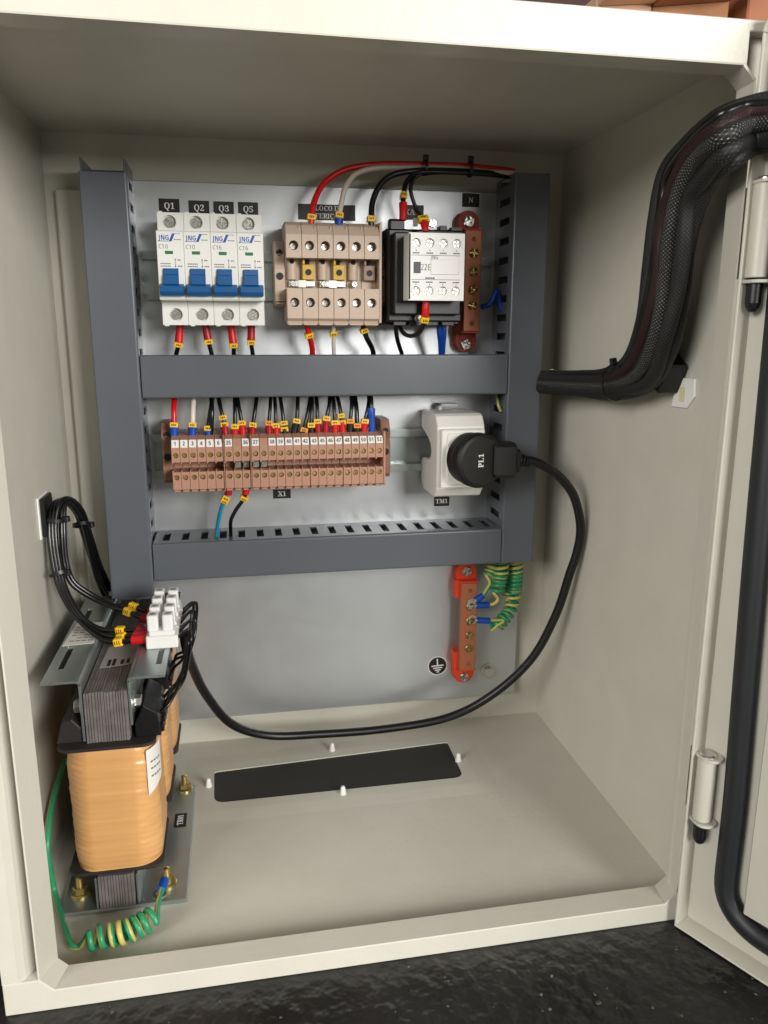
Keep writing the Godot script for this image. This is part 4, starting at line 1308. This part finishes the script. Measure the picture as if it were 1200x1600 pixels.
# a wire: points from its terminal end on; ferrule over the first stretch; markers at distances along it
func lead(label: String, pts: Array, r: float, m: Material, group: String, fer: Material = null, fer_len := 0.0, marks := [], mark_mat: Material = null, extra := [], called := "wire") -> Node3D:
	var path := smooth(pts, 1.6)
	var o := thing(called, label, "wire", pts[0], group)
	var b := MB.new(); b.tube(path, r, 9)
	for q in extra: b.tube(smooth(q, 1.6), r, 9)
	part("insulation", b, m, o)
	var acc := 0.0
	if fer and fer_len > 0.0:
		var fp := PackedVector3Array()
		var i := 0
		while i < path.size():
			if i > 0: acc += path[i].distance_to(path[i - 1])
			fp.append(path[i])
			if acc > fer_len: break
			i += 1
		if fp.size() < 2: fp = PackedVector3Array([path[0], path[0] + (path[1] - path[0]).normalized() * fer_len])
		b = MB.new(); b.tube(fp, r + 0.9, 12, 0, 0.02, r + 1.3)
		part("ferrule_sleeve", b, fer, o)
	for mk in marks:
		acc = 0.0
		for i in range(1, path.size()):
			acc += path[i].distance_to(path[i - 1])
			if acc >= mk[0]:
				b = MB.new()
				obox(b, path[i], path[i] - path[i - 1], mk[1] if mk.size() > 1 else 5.8, mk[2] if mk.size() > 2 else 3.9, r * 2 + 1.6)
				var mm := part("marker_sleeve", b, mark_mat if mark_mat else M.marker, o)
				b = MB.new()
				var y := (path[i] - path[i - 1]).normalized()
				var z := (Vector3.BACK - y * y.z).normalized()
				b.xf = Transform3D(Basis(y.cross(z), y, z), path[i])
				var rng := RandomNumberGenerator.new()
				rng.seed = int(acc * 100.0) + int(path[i].x)
				for q in 3:
					var xx := -1.7 + q * 1.2
					b.box(Vector3(xx, -0.8 + rng.randf() * 0.3, r + 0.8), Vector3(xx + 0.75, 0.5 + rng.randf() * 0.4, r + 0.86))
				part("small_print", b, M.ink, mm)
				break
	return o

func tie(label: String, at: Vector3, along: Vector3, r: float, head: Vector3, flat := 1.0) -> void:
	var o := thing("cable_tie", label, "cable tie", at, "black cable ties")
	var b := MB.new(); b.xf = facing(at, along)
	b.xf.basis = b.xf.basis * Basis.from_scale(Vector3(flat, 1, 1))
	b.lathe(pv([[r, -1.2], [r + 0.9, -1.2], [r + 0.9, 1.2], [r, 1.2], [r, -1.2]]), 20)
	part("strap", b, M.black, o)
	b = MB.new(); obox(b, at + head.normalized() * (r + 2.0), head, 4.0, 4.6, 3.6, 0.5)
	part("head", b, M.black, o)

func helix(axis_pts: Array, rad: float, turns: float, pre: Array, post: Array, phase := 0.0) -> PackedVector3Array:
	var ax := smooth(axis_pts, 0.5)
	var m := ax.size()
	var steps := int(turns * 20)
	var out := []
	var tg0 := (ax[1] - ax[0]).normalized()
	var ref := Vector3.BACK if absf(tg0.z) < 0.9 else Vector3.UP
	var u := (ref - tg0 * ref.dot(tg0)).normalized()
	for i in steps + 1:
		var f := float(i) / steps * (m - 1)
		var k := mini(int(f), m - 2)
		var p := ax[k].lerp(ax[k + 1], f - k)
		var tg := (ax[k + 1] - ax[k]).normalized()
		u = (u - tg * u.dot(tg)).normalized()
		var w := tg.cross(u)
		var a := phase + TAU * turns * i / steps
		out.append(p + (u * cos(a) + w * sin(a)) * rad)
	return smooth(pre + out + post, 0.9)

func wires() -> void:
	var g1 := "wires entering the terminal strip from above"
	var z := 50.0
	# [terminal, ferrule material, wire material, foot px, marker px list, top px, radius]
	var rows := [
		["red wire in a blue ferrule above terminal one", "sleeve_blue", "wire_red", [272, 686], [272, 664], [273, 616], 2.0, 7.5, ""],
		["white wire in a blue ferrule above terminal three", "sleeve_blue", "wire_white", [300.5, 686], [301, 664], [303, 616], 2.0, 7.5, ""],
		["black wire in a blue ferrule above terminal five", "sleeve_blue", "wire_black", [326, 687], [325, 669], [333, 616], 1.7, 5.5, ""],
		["black wire with a red ferrule and double marker above terminal thirty-five", "sleeve_crimson", "wire_black", [353, 685], [350, 660], [340, 616], 1.5, 7.0, ""],
		["black wire with a red ferrule above the first blank terminal", "sleeve_red", "wire_black", [367, 684], [367, 666.5], [367, 616], 1.5, 6.5, ""],
		["black wire with a red ferrule above terminal thirty-six", "sleeve_red", "wire_black", [380, 684], [378, 661], [369.5, 620], 1.5, 7.0, ""],
		["black wire with a red ferrule above terminal thirty-seven", "sleeve_crimson", "wire_black", [394, 684], [395, 664], [402, 616], 1.5, 7.0, ""],
		["black wire with a red ferrule above terminal thirty-eight", "sleeve_crimson", "wire_black", [420.5, 684], [420, 661.5], [423, 616], 1.4, 7.0, "o"],
		["black wire with a red ferrule above terminal thirty-nine", "sleeve_red", "wire_black", [432.5, 684], [431, 665], [428.5, 616], 1.4, 6.5, ""],
		["black wire with a black ferrule and two markers above terminal forty", "sleeve_black", "wire_black", [445, 684], [444, 667], [436.5, 616], 1.4, 5.0, ""],
		["black wire with a black ferrule above terminal forty-one", "sleeve_black", "wire_black", [459, 684], [463.5, 658], [465, 616], 1.5, 5.0, ""],
		["black wire with an orange marker above terminal forty-two", "sleeve_black", "wire_black", [473, 684], [475, 672], [486, 616], 1.5, 3.0, "o"],
		["black wire with a black ferrule above terminal forty-three", "sleeve_black", "wire_black", [487, 684], [486, 664.5], [487, 616], 1.5, 6.0, ""],
		["black wire with a red ferrule between terminals forty-three and forty-five", "sleeve_crimson", "wire_black", [497.5, 684], [496, 658.5], [493, 616], 1.5, 9.0, ""],
		["black wire with a red ferrule above terminal forty-five", "sleeve_crimson", "wire_black", [509, 684], [510, 654], [516, 616], 1.5, 9.0, ""],
		["black wire with a red ferrule above terminal forty-six", "sleeve_red", "wire_black", [524, 684], [523, 660.5], [519, 616], 1.5, 8.0, ""],
		["black wire with a red ferrule and two markers above terminal forty-seven", "sleeve_red", "wire_black", [536, 684], [534, 657], [525, 616], 1.5, 8.5, ""],
		["black wire with an orange marker above terminal forty-eight", "sleeve_black", "wire_black", [547, 684], [547, 658.5], [549, 616], 1.6, 6.0, "o"],
		["black wire with a black ferrule above terminal forty-nine", "sleeve_black", "wire_black", [558, 684], [558, 665], [553, 616], 1.8, 6.0, "o"],
		["black wire with a red ferrule above terminal fifty", "sleeve_red", "wire_black", [569, 683], [570, 658.5], [577, 616], 1.5, 8.5, ""],
		["black wire in a long blue sleeve above terminal fifty-one", "sleeve_blue", "wire_black", [581.5, 683], [580, 640], [577, 616], 1.8, 15.0, "n"],
	]
	for r in rows:
		var a: Vector3 = P(r[3][0], r[3][1], 52); a.y = 275.8
		var mk: Vector3 = P(r[4][0], r[4][1], 52)
		var tp: Vector3 = P(r[5][0], r[5][1], 38)
		tp.y = 306.5
		var mid := mk.lerp(tp, 0.55) + Vector3(0, 0, 5)
		var dm := a.distance_to(mk)
		var marks := [[dm, 5.8, 3.9]]
		if r[0].contains("double") or r[0].contains("two markers"): marks = [[dm - 1.6, 5.8, 3.4], [dm + 2.6, 5.8, 3.4]]
		if r[8] == "n": marks = []
		var ex := []
		if r[0].ends_with("terminal five"):
			ex = [[a + Vector3(1.5, 1, 0.5), mk + Vector3(2.4, 0, 1), mid + Vector3(1.0, 0, 3), tp + Vector3(-1.5, 0, 2)]]
		lead(r[0], [a, a.lerp(mk, 0.5), mk, mid, tp], r[6], M[r[2]], g1, M[r[1]], r[7] + 3.0 if r[8] == "n" else maxf(dm - 1.8, 2.0), marks, M.marker_orange if r[8] == "o" else null, ex)
	# below the strip
	var g2 := "wires leaving the terminal strip downwards"
	var f := P(357, 762, 55); f.y = 237.5
	lead("light blue wire dropping from terminal thirty-five into the lower duct", [f, P(356.5, 772, 54), P(350, 784, 52), P(345, 797, 48), P(341, 815, 42), P(338, 838, 36)], 1.5, M.wire_blue, g2, M.sleeve_crimson, 5.0, [[8.5, 5.8, 3.4], [11.8, 5.8, 3.4]])
	f = P(384, 762, 55); f.y = 237.5
	lead("black wire dropping from terminal thirty-six into the lower duct", [f, P(384, 771, 54), P(380, 781, 52), P(368, 798, 50), P(360.5, 815, 47), P(361, 842, 36)], 1.5, M.wire_black, g2, M.sleeve_red, 5.0, [[9.0, 6.0, 3.6]])
	# breakers, bottom
	var g3 := "wires under the circuit breakers"
	var bw := [["Q1", 282, 279, 539, 273, "sleeve_red"], ["Q2", 321, 326, 534, 333, "sleeve_crimson"], ["Q3", 361, 365, 540, 366, "sleeve_red"], ["Q5", 393, 392.5, 535, 396, "sleeve_crimson"]]
	for q in bw:
		var a := P(q[1], 514, 36); a.y = 357.0
		var mk := P(q[2], q[3], 36)
		var tp := P(q[4], 562, 33)
		lead("black wire with a red ferrule under the breaker %s" % q[0], [a, a.lerp(mk, 0.5), mk, mk.lerp(tp, 0.5), tp], 1.7, M.wire_black, g3, M[q[5]], a.distance_to(mk) - 2.0, [[a.distance_to(mk), 6.2, 3.6]])
	# measuring block, bottom
	var g4 := "wires under the measuring block"
	lead("red wire leaving the measuring block downwards", [P(478, 503, 46), P(481, 515, 44), P(484, 527, 42), P(488, 545, 37), P(488, 562, 32)], 2.1, M.wire_red, g4, null, 0.0, [[10.5, 6.4, 3.6]])
	lead("thin white wire leaving the measuring block downwards", [P(521, 503, 46), P(521, 514, 44), P(521, 524, 42), P(521.5, 545, 37), P(522, 562, 32)], 1.5, M.wire_white, g4, null, 0.0, [[8.5, 5.4, 3.6]])
	lead("black wire leaving the measuring block downwards", [P(567, 503, 46), P(568, 513, 44), P(573, 528, 42), P(582, 546, 37), P(584, 562, 32)], 2.0, M.wire_black, g4, null, 0.0, [[6.5, 5.8, 3.6]])
	# measuring block, top: three wires bundled to the right duct
	var g5 := "wires bundled above the contactor"
	var ends := [P(804, 268, 33), P(806, 271, 38), P(806, 274, 34)]
	lead("red wire arching from the measuring block to the right duct", [P(486, 355, 50), P(487, 337, 50), P(492, 312, 47), P(508, 285, 43), P(540, 265, 40), P(590, 257, 37), P(660, 257, 36), P(735, 260, 35), P(785, 265, 34), ends[0]], 2.2, M.wire_red, g5, null, 0.0, [[6.2, 6.4, 4.0]])
	lead("white wire arching from the measuring block to the bundle", [P(529, 355, 50), P(530, 337, 49), P(534, 315, 47), P(540, 292, 45), P(556, 272, 42), P(585, 263, 40), P(630, 262, 38), P(700, 262, 36), P(760, 268, 37), ends[1]], 1.9, M.wire_white, g5, M.sleeve_blue, 5.0, [[7.5, 5.8, 4.2]])
	lead("black wire arching from the measuring block to the bundle", [P(580, 355, 50), P(580, 340, 50), P(582, 316, 48), P(592, 292, 46), P(612, 274, 44), P(650, 267, 42), P(700, 267, 40), P(760, 270, 38), ends[2]], 2.2, M.wire_black, g5, null, 0.0, [[5.2, 6.0, 4.2]])
	lead("black wire with red ferrule from the bundle into the contactor top", [P(630, 344, 54), P(630, 328, 53), P(630.5, 306, 50), P(635, 285, 46), P(652, 270, 43), P(700, 269, 41), P(760, 272, 39), P(800, 276, 36)], 1.8, M.wire_black, g5, M.sleeve_red, 12.0, [[16.5, 4.6, 5.0]])
	lead("thin black wire from the bundle down behind the contactor", [P(656, 346, 46), P(650, 326, 44), P(642, 300, 44), P(645, 282, 43), P(662, 271, 42), P(720, 270, 40), P(790, 276, 36)], 1.5, M.wire_black, g5)
	for q in [[664, 260], [734, 262]]: tie("black cable tie round the wire bundle above the contactor" if q[0] < 700 else "black cable tie round the wire bundle near the right duct", P(q[0], q[1] + 2.5, 38.5), Vector3(1, -0.02, 0), 4.9, Vector3(0, 1, 0.3))
	# contactor leads
	var g6 := "wires on the contactor"
	lead("short black wire with red ferrule on the contactor front top", [P(665, 362, 73), P(664, 354, 72), P(661, 343, 68), P(655, 335, 60), P(650, 330, 50)], 1.6, M.wire_black, g6, M.sleeve_red, 6.5, [[10.0, 7.4, 4.6]])
	lead("black wire looping from the contactor front to its lower left", [P(665, 470, 74), P(665, 483, 74), P(664, 497, 72), P(657, 517, 66), P(644, 525, 60), P(630, 520, 54), P(623, 505, 48)], 1.6, M.wire_black, g6, M.sleeve_red, 10.0, [[13.5, 6.0, 4.6]])
	lead("black wire from the contactor down into the middle duct", [P(618, 503, 46), P(619, 518, 44), P(622, 535, 40), P(631, 562, 33)], 1.7, M.wire_black, g6)
	lead("blue wire pair from the contactor down into the middle duct", [P(687, 503, 46), P(687, 518, 45), P(689, 535, 41), P(690, 562, 33)], 2.4, M.sleeve_blue, g6, null, 0.0, [], null, [[P(693, 503, 46), P(693.5, 518, 46), P(692, 535, 42), P(690.5, 562, 34)]])
	lead("dark blue wire hump beside the dark red busbar", [P(752, 480, 30), P(766, 474, 34), P(776, 455, 34), P(780, 470, 30), P(786, 490, 30)], 2.0, M.sleeve_blue, g6)
	# green and yellow
	var gy := "green and yellow earth wires"
	earth("short green and yellow wire at the right duct slot", smooth([P(776, 612, 30), P(778, 624, 36), P(779.5, 634, 40), P(783, 642, 40)], 1.2), 1.5, gy, [], M.sleeve_blue)
	var up := 172.0
	var h1 := helix([P(775, 872, 26), P(768, 890, 26), P(764, 899, 27)], 4.0, 4.4, [P(778, 862, 26)], [P(766, 910, 29), P(760, 922, 31), P(755, 930, 32)])
	earth("short coiled earth wire on the topmost blue lug", h1, 1.7, gy, [P(755, 930, 32), P(744, 938, 32)], M.sleeve_blue)
	var h2 := helix([P(784, 872, 30), P(783, 895, 31), P(779, 914, 32), P(777, 924, 32)], 4.9, 7.4, [P(786, 862, 28)], [P(772, 926, 33), P(778, 935, 34), P(774, 942, 34), P(766, 945, 33)], 1.0)
	earth("coiled earth wire on the middle blue lug", h2, 1.7, gy, [P(764, 945, 33), P(745, 946, 32)], M.sleeve_blue)
	var h3 := helix([P(806, 872, 24), P(806, 900, 24), P(803, 930, 25), P(797, 953, 27), P(786, 968, 29), P(776, 979, 30)], 4.7, 15.0, [P(806, 862, 24)], [P(768, 984, 32), P(778, 976, 34), P(786, 970, 34), P(766, 970, 33)], 2.0)
	earth("long coiled earth wire on the lowest blue lug", h3, 1.7, gy, [P(765, 970, 33), P(746, 969, 32)], M.sleeve_blue)
	var h4 := helix([P(797, 872, 20), P(797, 905, 20), P(794, 935, 21)], 4.5, 9.0, [P(797, 862, 20)], [P(792, 944, 22), P(788, 952, 24)], 0.6)
	earth("coiled earth wire hanging behind the others under the right duct", h4, 1.7, gy, [], null)
	# transformer earth
	var hp := helix([PY(240, 1434, 11), PY(222, 1444, 10), PY(198, 1455, 9), PY(172, 1461, 8.5), PY(140, 1467, 8.5)], 5.6, 7.2, [Vector3(75.0, 9.0, 190.5), PY(257, 1378, 13), PY(251, 1398, 12), PY(246, 1418, 11)], [PY(126, 1478, 3), PY(112, 1478, 3), PY(101, 1450, 4), PY(93, 1422, 3.5), PY(85, 1392, 5.5), PX(80, 1365, 5.0), PX(74, 1320, 5), PX(82, 1255, 5), PX(100, 1195, 8), PX(108, 1180, 10)], 0.0)
	earth("green and yellow earth wire coiled on the cabinet floor before the transformer", hp, 1.75, gy, [PY(257, 1376, 13), PY(252, 1390, 12.5)], M.sleeve_blue)
	left_leads()

func earth(label: String, path: PackedVector3Array, r: float, group: String, lug: Array, sleeve: Material) -> void:
	var o := thing("earth_wire", label, "wire", path[path.size() / 2], group)
	var b := MB.new(); b.tube(path, r, 12, 4)
	part("insulation", b, M.green_yellow, o)
	if lug.size() == 2:
		b = MB.new()
		var d: Vector3 = (lug[1] - lug[0])
		b.tube(PackedVector3Array([lug[0], lug[0] + d * 0.35, lug[1]]), r + 1.1, 14)
		part("lug_sleeve", b, sleeve, o)
		b = MB.new(); var e: Vector3 = lug[1]
		b.xf = facing(e + d.normalized() * 4.4 + Vector3(0, 0, -0.6), Vector3.BACK if absf(d.normalized().y) < 0.8 and e.z < 100 else Vector3.UP)
		b.lathe(pv([[2.3, -0.6], [4.2, -0.6], [4.2, 0.5], [2.3, 0.5], [2.3, -0.6]]), 18)
		b.xf = Transform3D.IDENTITY
		b.tube(PackedVector3Array([e - d.normalized() * 1.0, e + d.normalized() * 2.4]), 1.3, 8)
		part("lug", b, M.steel, o)

func left_leads() -> void:
	var g := "black wires from the left duct to the transformer terminals"
	var q := [[168, 922, 30], [150, 885, 44], [134, 835, 60], [122, 800, 74], [104, 781, 86], [88, 784, 96]]
	var down := [[80, 812, 104], [82, 858, 110], [94, 915, 118], [120, 962, 127]]
	var ends := [[[158, 998, 134], [185, 1003, 141], [208, 1000, 147]], [[158, 990, 133], [190, 995, 138], [210, 993, 142]], [[155, 982, 130], [188, 985, 133], [215, 984, 136]]]
	var names := ["lowest", "middle", "upper"]
	for k in 3:
		var o := Vector3(-1.5 + 1.5 * k, 0, -2.2 + 2.2 * k)
		var pts := []
		for e in q: pts.append(P(e[0] - 2 + 4 * k, e[1] + 3 - 2 * k, e[2]) + o * 0.5)
		for e in down: pts.append(P(e[0] - 4 + 5 * k, e[1], e[2]) + Vector3(0.4, 0, 0))
		for e in ends[k]: pts.append(PYsafe(e))
		var w := lead("black wire, %s of the three looping off the left wall to the connector strip" % names[k], pts, 1.7, M.wire_black, g, null, 0.0, [])
		mark_at(w, pts[pts.size() - 2], pts[pts.size() - 1] - pts[pts.size() - 2], 5.2, 6.0)
		fer_at(w, pts[pts.size() - 1], Vector3(70, 158, 151.0 - k * 6.0), M.sleeve_red if k == 0 else M.sleeve_crimson)
	# second bundle straight over the bracket
	var q2 := [[164, 932, 34], [150, 900, 48], [138, 850, 62], [128, 815, 74], [112, 790, 86], [98, 790, 95], [96, 830, 102], [100, 880, 105], [112, 912, 106], [145, 935, 106]]
	var e2 := [[[175, 948, 108], [200, 956, 112], [220, 965, 118]], [[178, 946, 106], [208, 948, 108], [228, 955, 112]]]
	for k in 2:
		var pts := []
		for e in q2: pts.append(P(e[0] + 4 * k, e[1] - 3 * k, e[2] - 3 * k))
		for e in e2[k]: pts.append(PYsafe(e))
		var w := lead("black wire, %s of the two running over the transformer bracket" % ["front one", "rear one"][k], pts, 1.7, M.wire_black, g)
		mark_at(w, pts[pts.size() - 2], pts[pts.size() - 1] - pts[pts.size() - 2], 5.2, 6.0)
		fer_at(w, pts[pts.size() - 1], Vector3(70, 158, 120.0 - k * 9.0), M.sleeve_crimson)
	# adhesive mount on the left wall and ties
	var c := PX(66, 805, 0.1)
	var o := thing("tie_mount", "black adhesive tie mount on the left wall", "tie mount", c)
	var b := MB.new(); b.box(Vector3(0.05, 217, 84), Vector3(1.2, 245, 112), 0.3); part("white_pad", b, M.nylon, o)
	b = MB.new(); b.box(Vector3(1.25, 218, 85), Vector3(4.2, 244, 110), 0.8); part("base", b, M.black, o)
	tie("black cable tie holding the wires at the wall mount", P(86, 812, 103), Vector3(0.1, 1, -0.1), 6.2, Vector3(1, 0.1, 0.4))
	tie("black cable tie low on the looping wires", P(92, 895, 115), Vector3(-0.35, 1, -0.2), 5.6, Vector3(1, 0.2, 0.6))
	tie("black cable tie on the wires rising beside the left duct", P(128, 820, 72), Vector3(-0.1, 1, -0.45), 5.4, Vector3(1, 0.1, 0.5))
	# thin winding leads from the strip down to the bobbins
	var pts0 := [[0, 0], [3, 2], [5, 6], [1, 8], [6, 10], [2, 13], [7, 3]]
	var targets := [Vector3(74, 120, 183), Vector3(77, 117, 176), Vector3(78, 118, 168), Vector3(76, 119, 160), Vector3(78, 117, 126), Vector3(77, 118, 112), Vector3(79, 117, 104)]
	for k in 7:
		var zz := 152.0 - k * 8.5
		var a := Vector3(87.5, 158, zz)
		var t: Vector3 = targets[k]
		var loop := Vector3(95.5 + 1.2 * (k % 3), 163 + (k % 2) * 3, zz - 1)
		var dn := Vector3(93.5 + (k % 3) * 1.6, 150, lerpf(zz, 140, 0.6))
		var dn2 := Vector3(89 + (k % 2) * 2.5, 136, lerpf(t.z, 150, 0.35))
		var w := lead("thin black winding lead number %d from the strip edge into the bobbin" % (k + 1), [a, loop, dn, dn2, Vector3(82, 126, t.z), t], 1.05, M.wire_black, "thin winding leads beside the connector strip")
		w.set_meta("label", "thin black winding lead looping from the white strip to a bobbin")

func PYsafe(e: Array) -> Vector3:
	var p := P(e[0], e[1], e[2])
	if p.y < 155.2: p = PY(e[0], e[1], 155.2)
	return p
func mark_at(o: Node3D, at: Vector3, along: Vector3, w: float, h: float) -> void:
	var b := MB.new(); obox(b, at, along, w, h, w * 0.9, 0.6)
	b.xf = Transform3D.IDENTITY
	var m := part("marker_sleeve", b, M.marker, o)
	b = MB.new()
	var y := along.normalized()
	var z := (Vector3.BACK - y * y.z).normalized()
	b.xf = Transform3D(Basis(y.cross(z), y, z), at)
	for k in 3: b.box(Vector3(-1.4, -2.0 + k * 1.4, w * 0.45), Vector3(1.2, -1.5 + k * 1.4, w * 0.45 + 0.06))
	part("small_print", b, M.ink, m)
func fer_at(o: Node3D, a: Vector3, t: Vector3, m: Material) -> void:
	var b := MB.new()
	b.tube(PackedVector3Array([a, a.lerp(t, 0.5), t]), 3.2, 12, 0, 0.02, 2.8)
	part("ferrule_sleeve", b, m, o)

func harness() -> void:
	var e1 := [[862, 586], [905, 586], [945, 582], [978, 560], [1000, 500], [1014, 420], [1022, 340], [1040, 270], [1075, 215], [1120, 178], [1165, 160], [1215, 152], [1300, 148]]
	var e2 := [[862, 606], [905, 612], [960, 616], [1020, 604], [1050, 540], [1068, 460], [1078, 390], [1090, 325], [1112, 280], [1145, 250], [1180, 232], [1225, 222], [1300, 214]]
	var xs := [372.0, 381, 385, 384, 381, 378, 375, 373, 371, 369, 0, 0, 0]
	var o := thing("cable_harness", "thick black harness in braided sleeves running from the duct to the door", "cable harness", PX(1020, 560, 383))
	var mats := ["braid", "wire_black", "braid", "braid_red", "wire_black", "braid", "braid_white", "braid", "wire_black", "braid", "braid", "wire_black", "braid"]
	var hr := RandomNumberGenerator.new()
	hr.seed = 23
	for k in 13:
		var f0 := (k + 0.5) / 13.0
		var layer: float = [0.0, -6.0, 3.0][k % 3]
		if k == 6: layer = -9.0
		if k == 3: layer = -6.0
		var pts := []
		for i in e1.size():
			var f := f0 + hr.randf_range(-0.05, 0.05)
			var u := lerpf(e1[i][0], e2[i][0], f); var w := lerpf(e1[i][1], e2[i][1], f)
			var p: Vector3
			var bm: float = (layer + hr.randf_range(-1.0, 1.0)) * clampf((i - 1) / 3.0, 0.35, 1.0)
			if i == 0: p = P(u, w, 44 + k * 0.6); p.x = 366.0
			elif i < 10: p = PX(u, w, xs[i] + bm - 2.0)
			else: p = P(u, w, [277.0, 290.0, 312.0][i - 10] - layer * 0.6)
			pts.append(p)
		pts.append(Vector3(432 - k * 0.7, 446 - k * 4.2, 385)); pts.append(Vector3(476 - k, 430 - k * 4.6, 465))
		var b := MB.new()
		var path := smooth(pts, 3.0)
		var n := path.size()
		b.tube(path, 4.4 if mats[k] != "wire_black" else 3.0, 14, 0, 0.06)
		part("braided_sleeve" if mats[k] != "wire_black" else "wire", b, M[mats[k]], o)
	var b2: MB
	# two wires showing through the cut end of the sleeves
	for q in [[592, "wire_red"], [604, "wire_black"], [585, "wire_black"]]:
		b2 = MB.new()
		b2.tube(smooth([P(858, q[0], 52), P(876, q[0] + 1, 62), P(900, q[0] + 2, 80)], 2.0), 2.0, 8)
		part("inner_wire", b2, M[q[1]], o)
	b2 = MB.new()
	var rng := RandomNumberGenerator.new()
	rng.seed = 12
	for k in 14:
		var a := Vector3(374 + rng.randf_range(-4, 6), 314 + rng.randf_range(-11, 11), 58 + rng.randf_range(-4, 6))
		b2.tube(PackedVector3Array([a, a + Vector3(rng.randf_range(-5, 0), rng.randf_range(-3, 3), rng.randf_range(-2, 6))]), 0.25, 5)
	part("frayed_strands", b2, M.wire_white, o)
	tie("black cable tie where the harness bends upward", PX(962, 597, 378), Vector3(0, 0.08, 1), 11.6, Vector3(-0.2, 1, 0), 0.8)
	o = thing("tie_mount", "black tie mount on the right wall at the harness bend", "tie mount", PX(1042, 575, 392))
	b2 = MB.new()
	var mc := PX(1040, 580, 391)
	b2.xf = Transform3D(Basis(Vector3.RIGHT, 0.5), Vector3(0, mc.y, mc.z))
	b2.box(Vector3(385, -11, -11), Vector3(399.7, 9, 9), 1.2)
	part("base", b2, M.black, o)
	# crooked white adhesive pad on the right wall
	var c := PX(1070, 615, 399.9)
	o = thing("adhesive_pad", "crooked white adhesive pad left on the right wall", "adhesive pad", c)
	var b := MB.new()
	var pg := PackedVector2Array()
	for q in [[1062, 590], [1089, 592], [1088, 620], [1075, 638], [1052, 635]]:
		var p := PX(q[0], q[1], 399.9)
		pg.append(Vector2(p.z, p.y))
	b.prism(pg, 0, 398.4, 399.95, 0.3)
	part("pad", b, M.nylon, o)
	b = MB.new(); b.box(Vector3(398.2, c.y - 5, c.z - 3.5), Vector3(398.45, c.y + 4, c.z + 3), 0.1)
	part("glue_spot", b, M.glue, o)
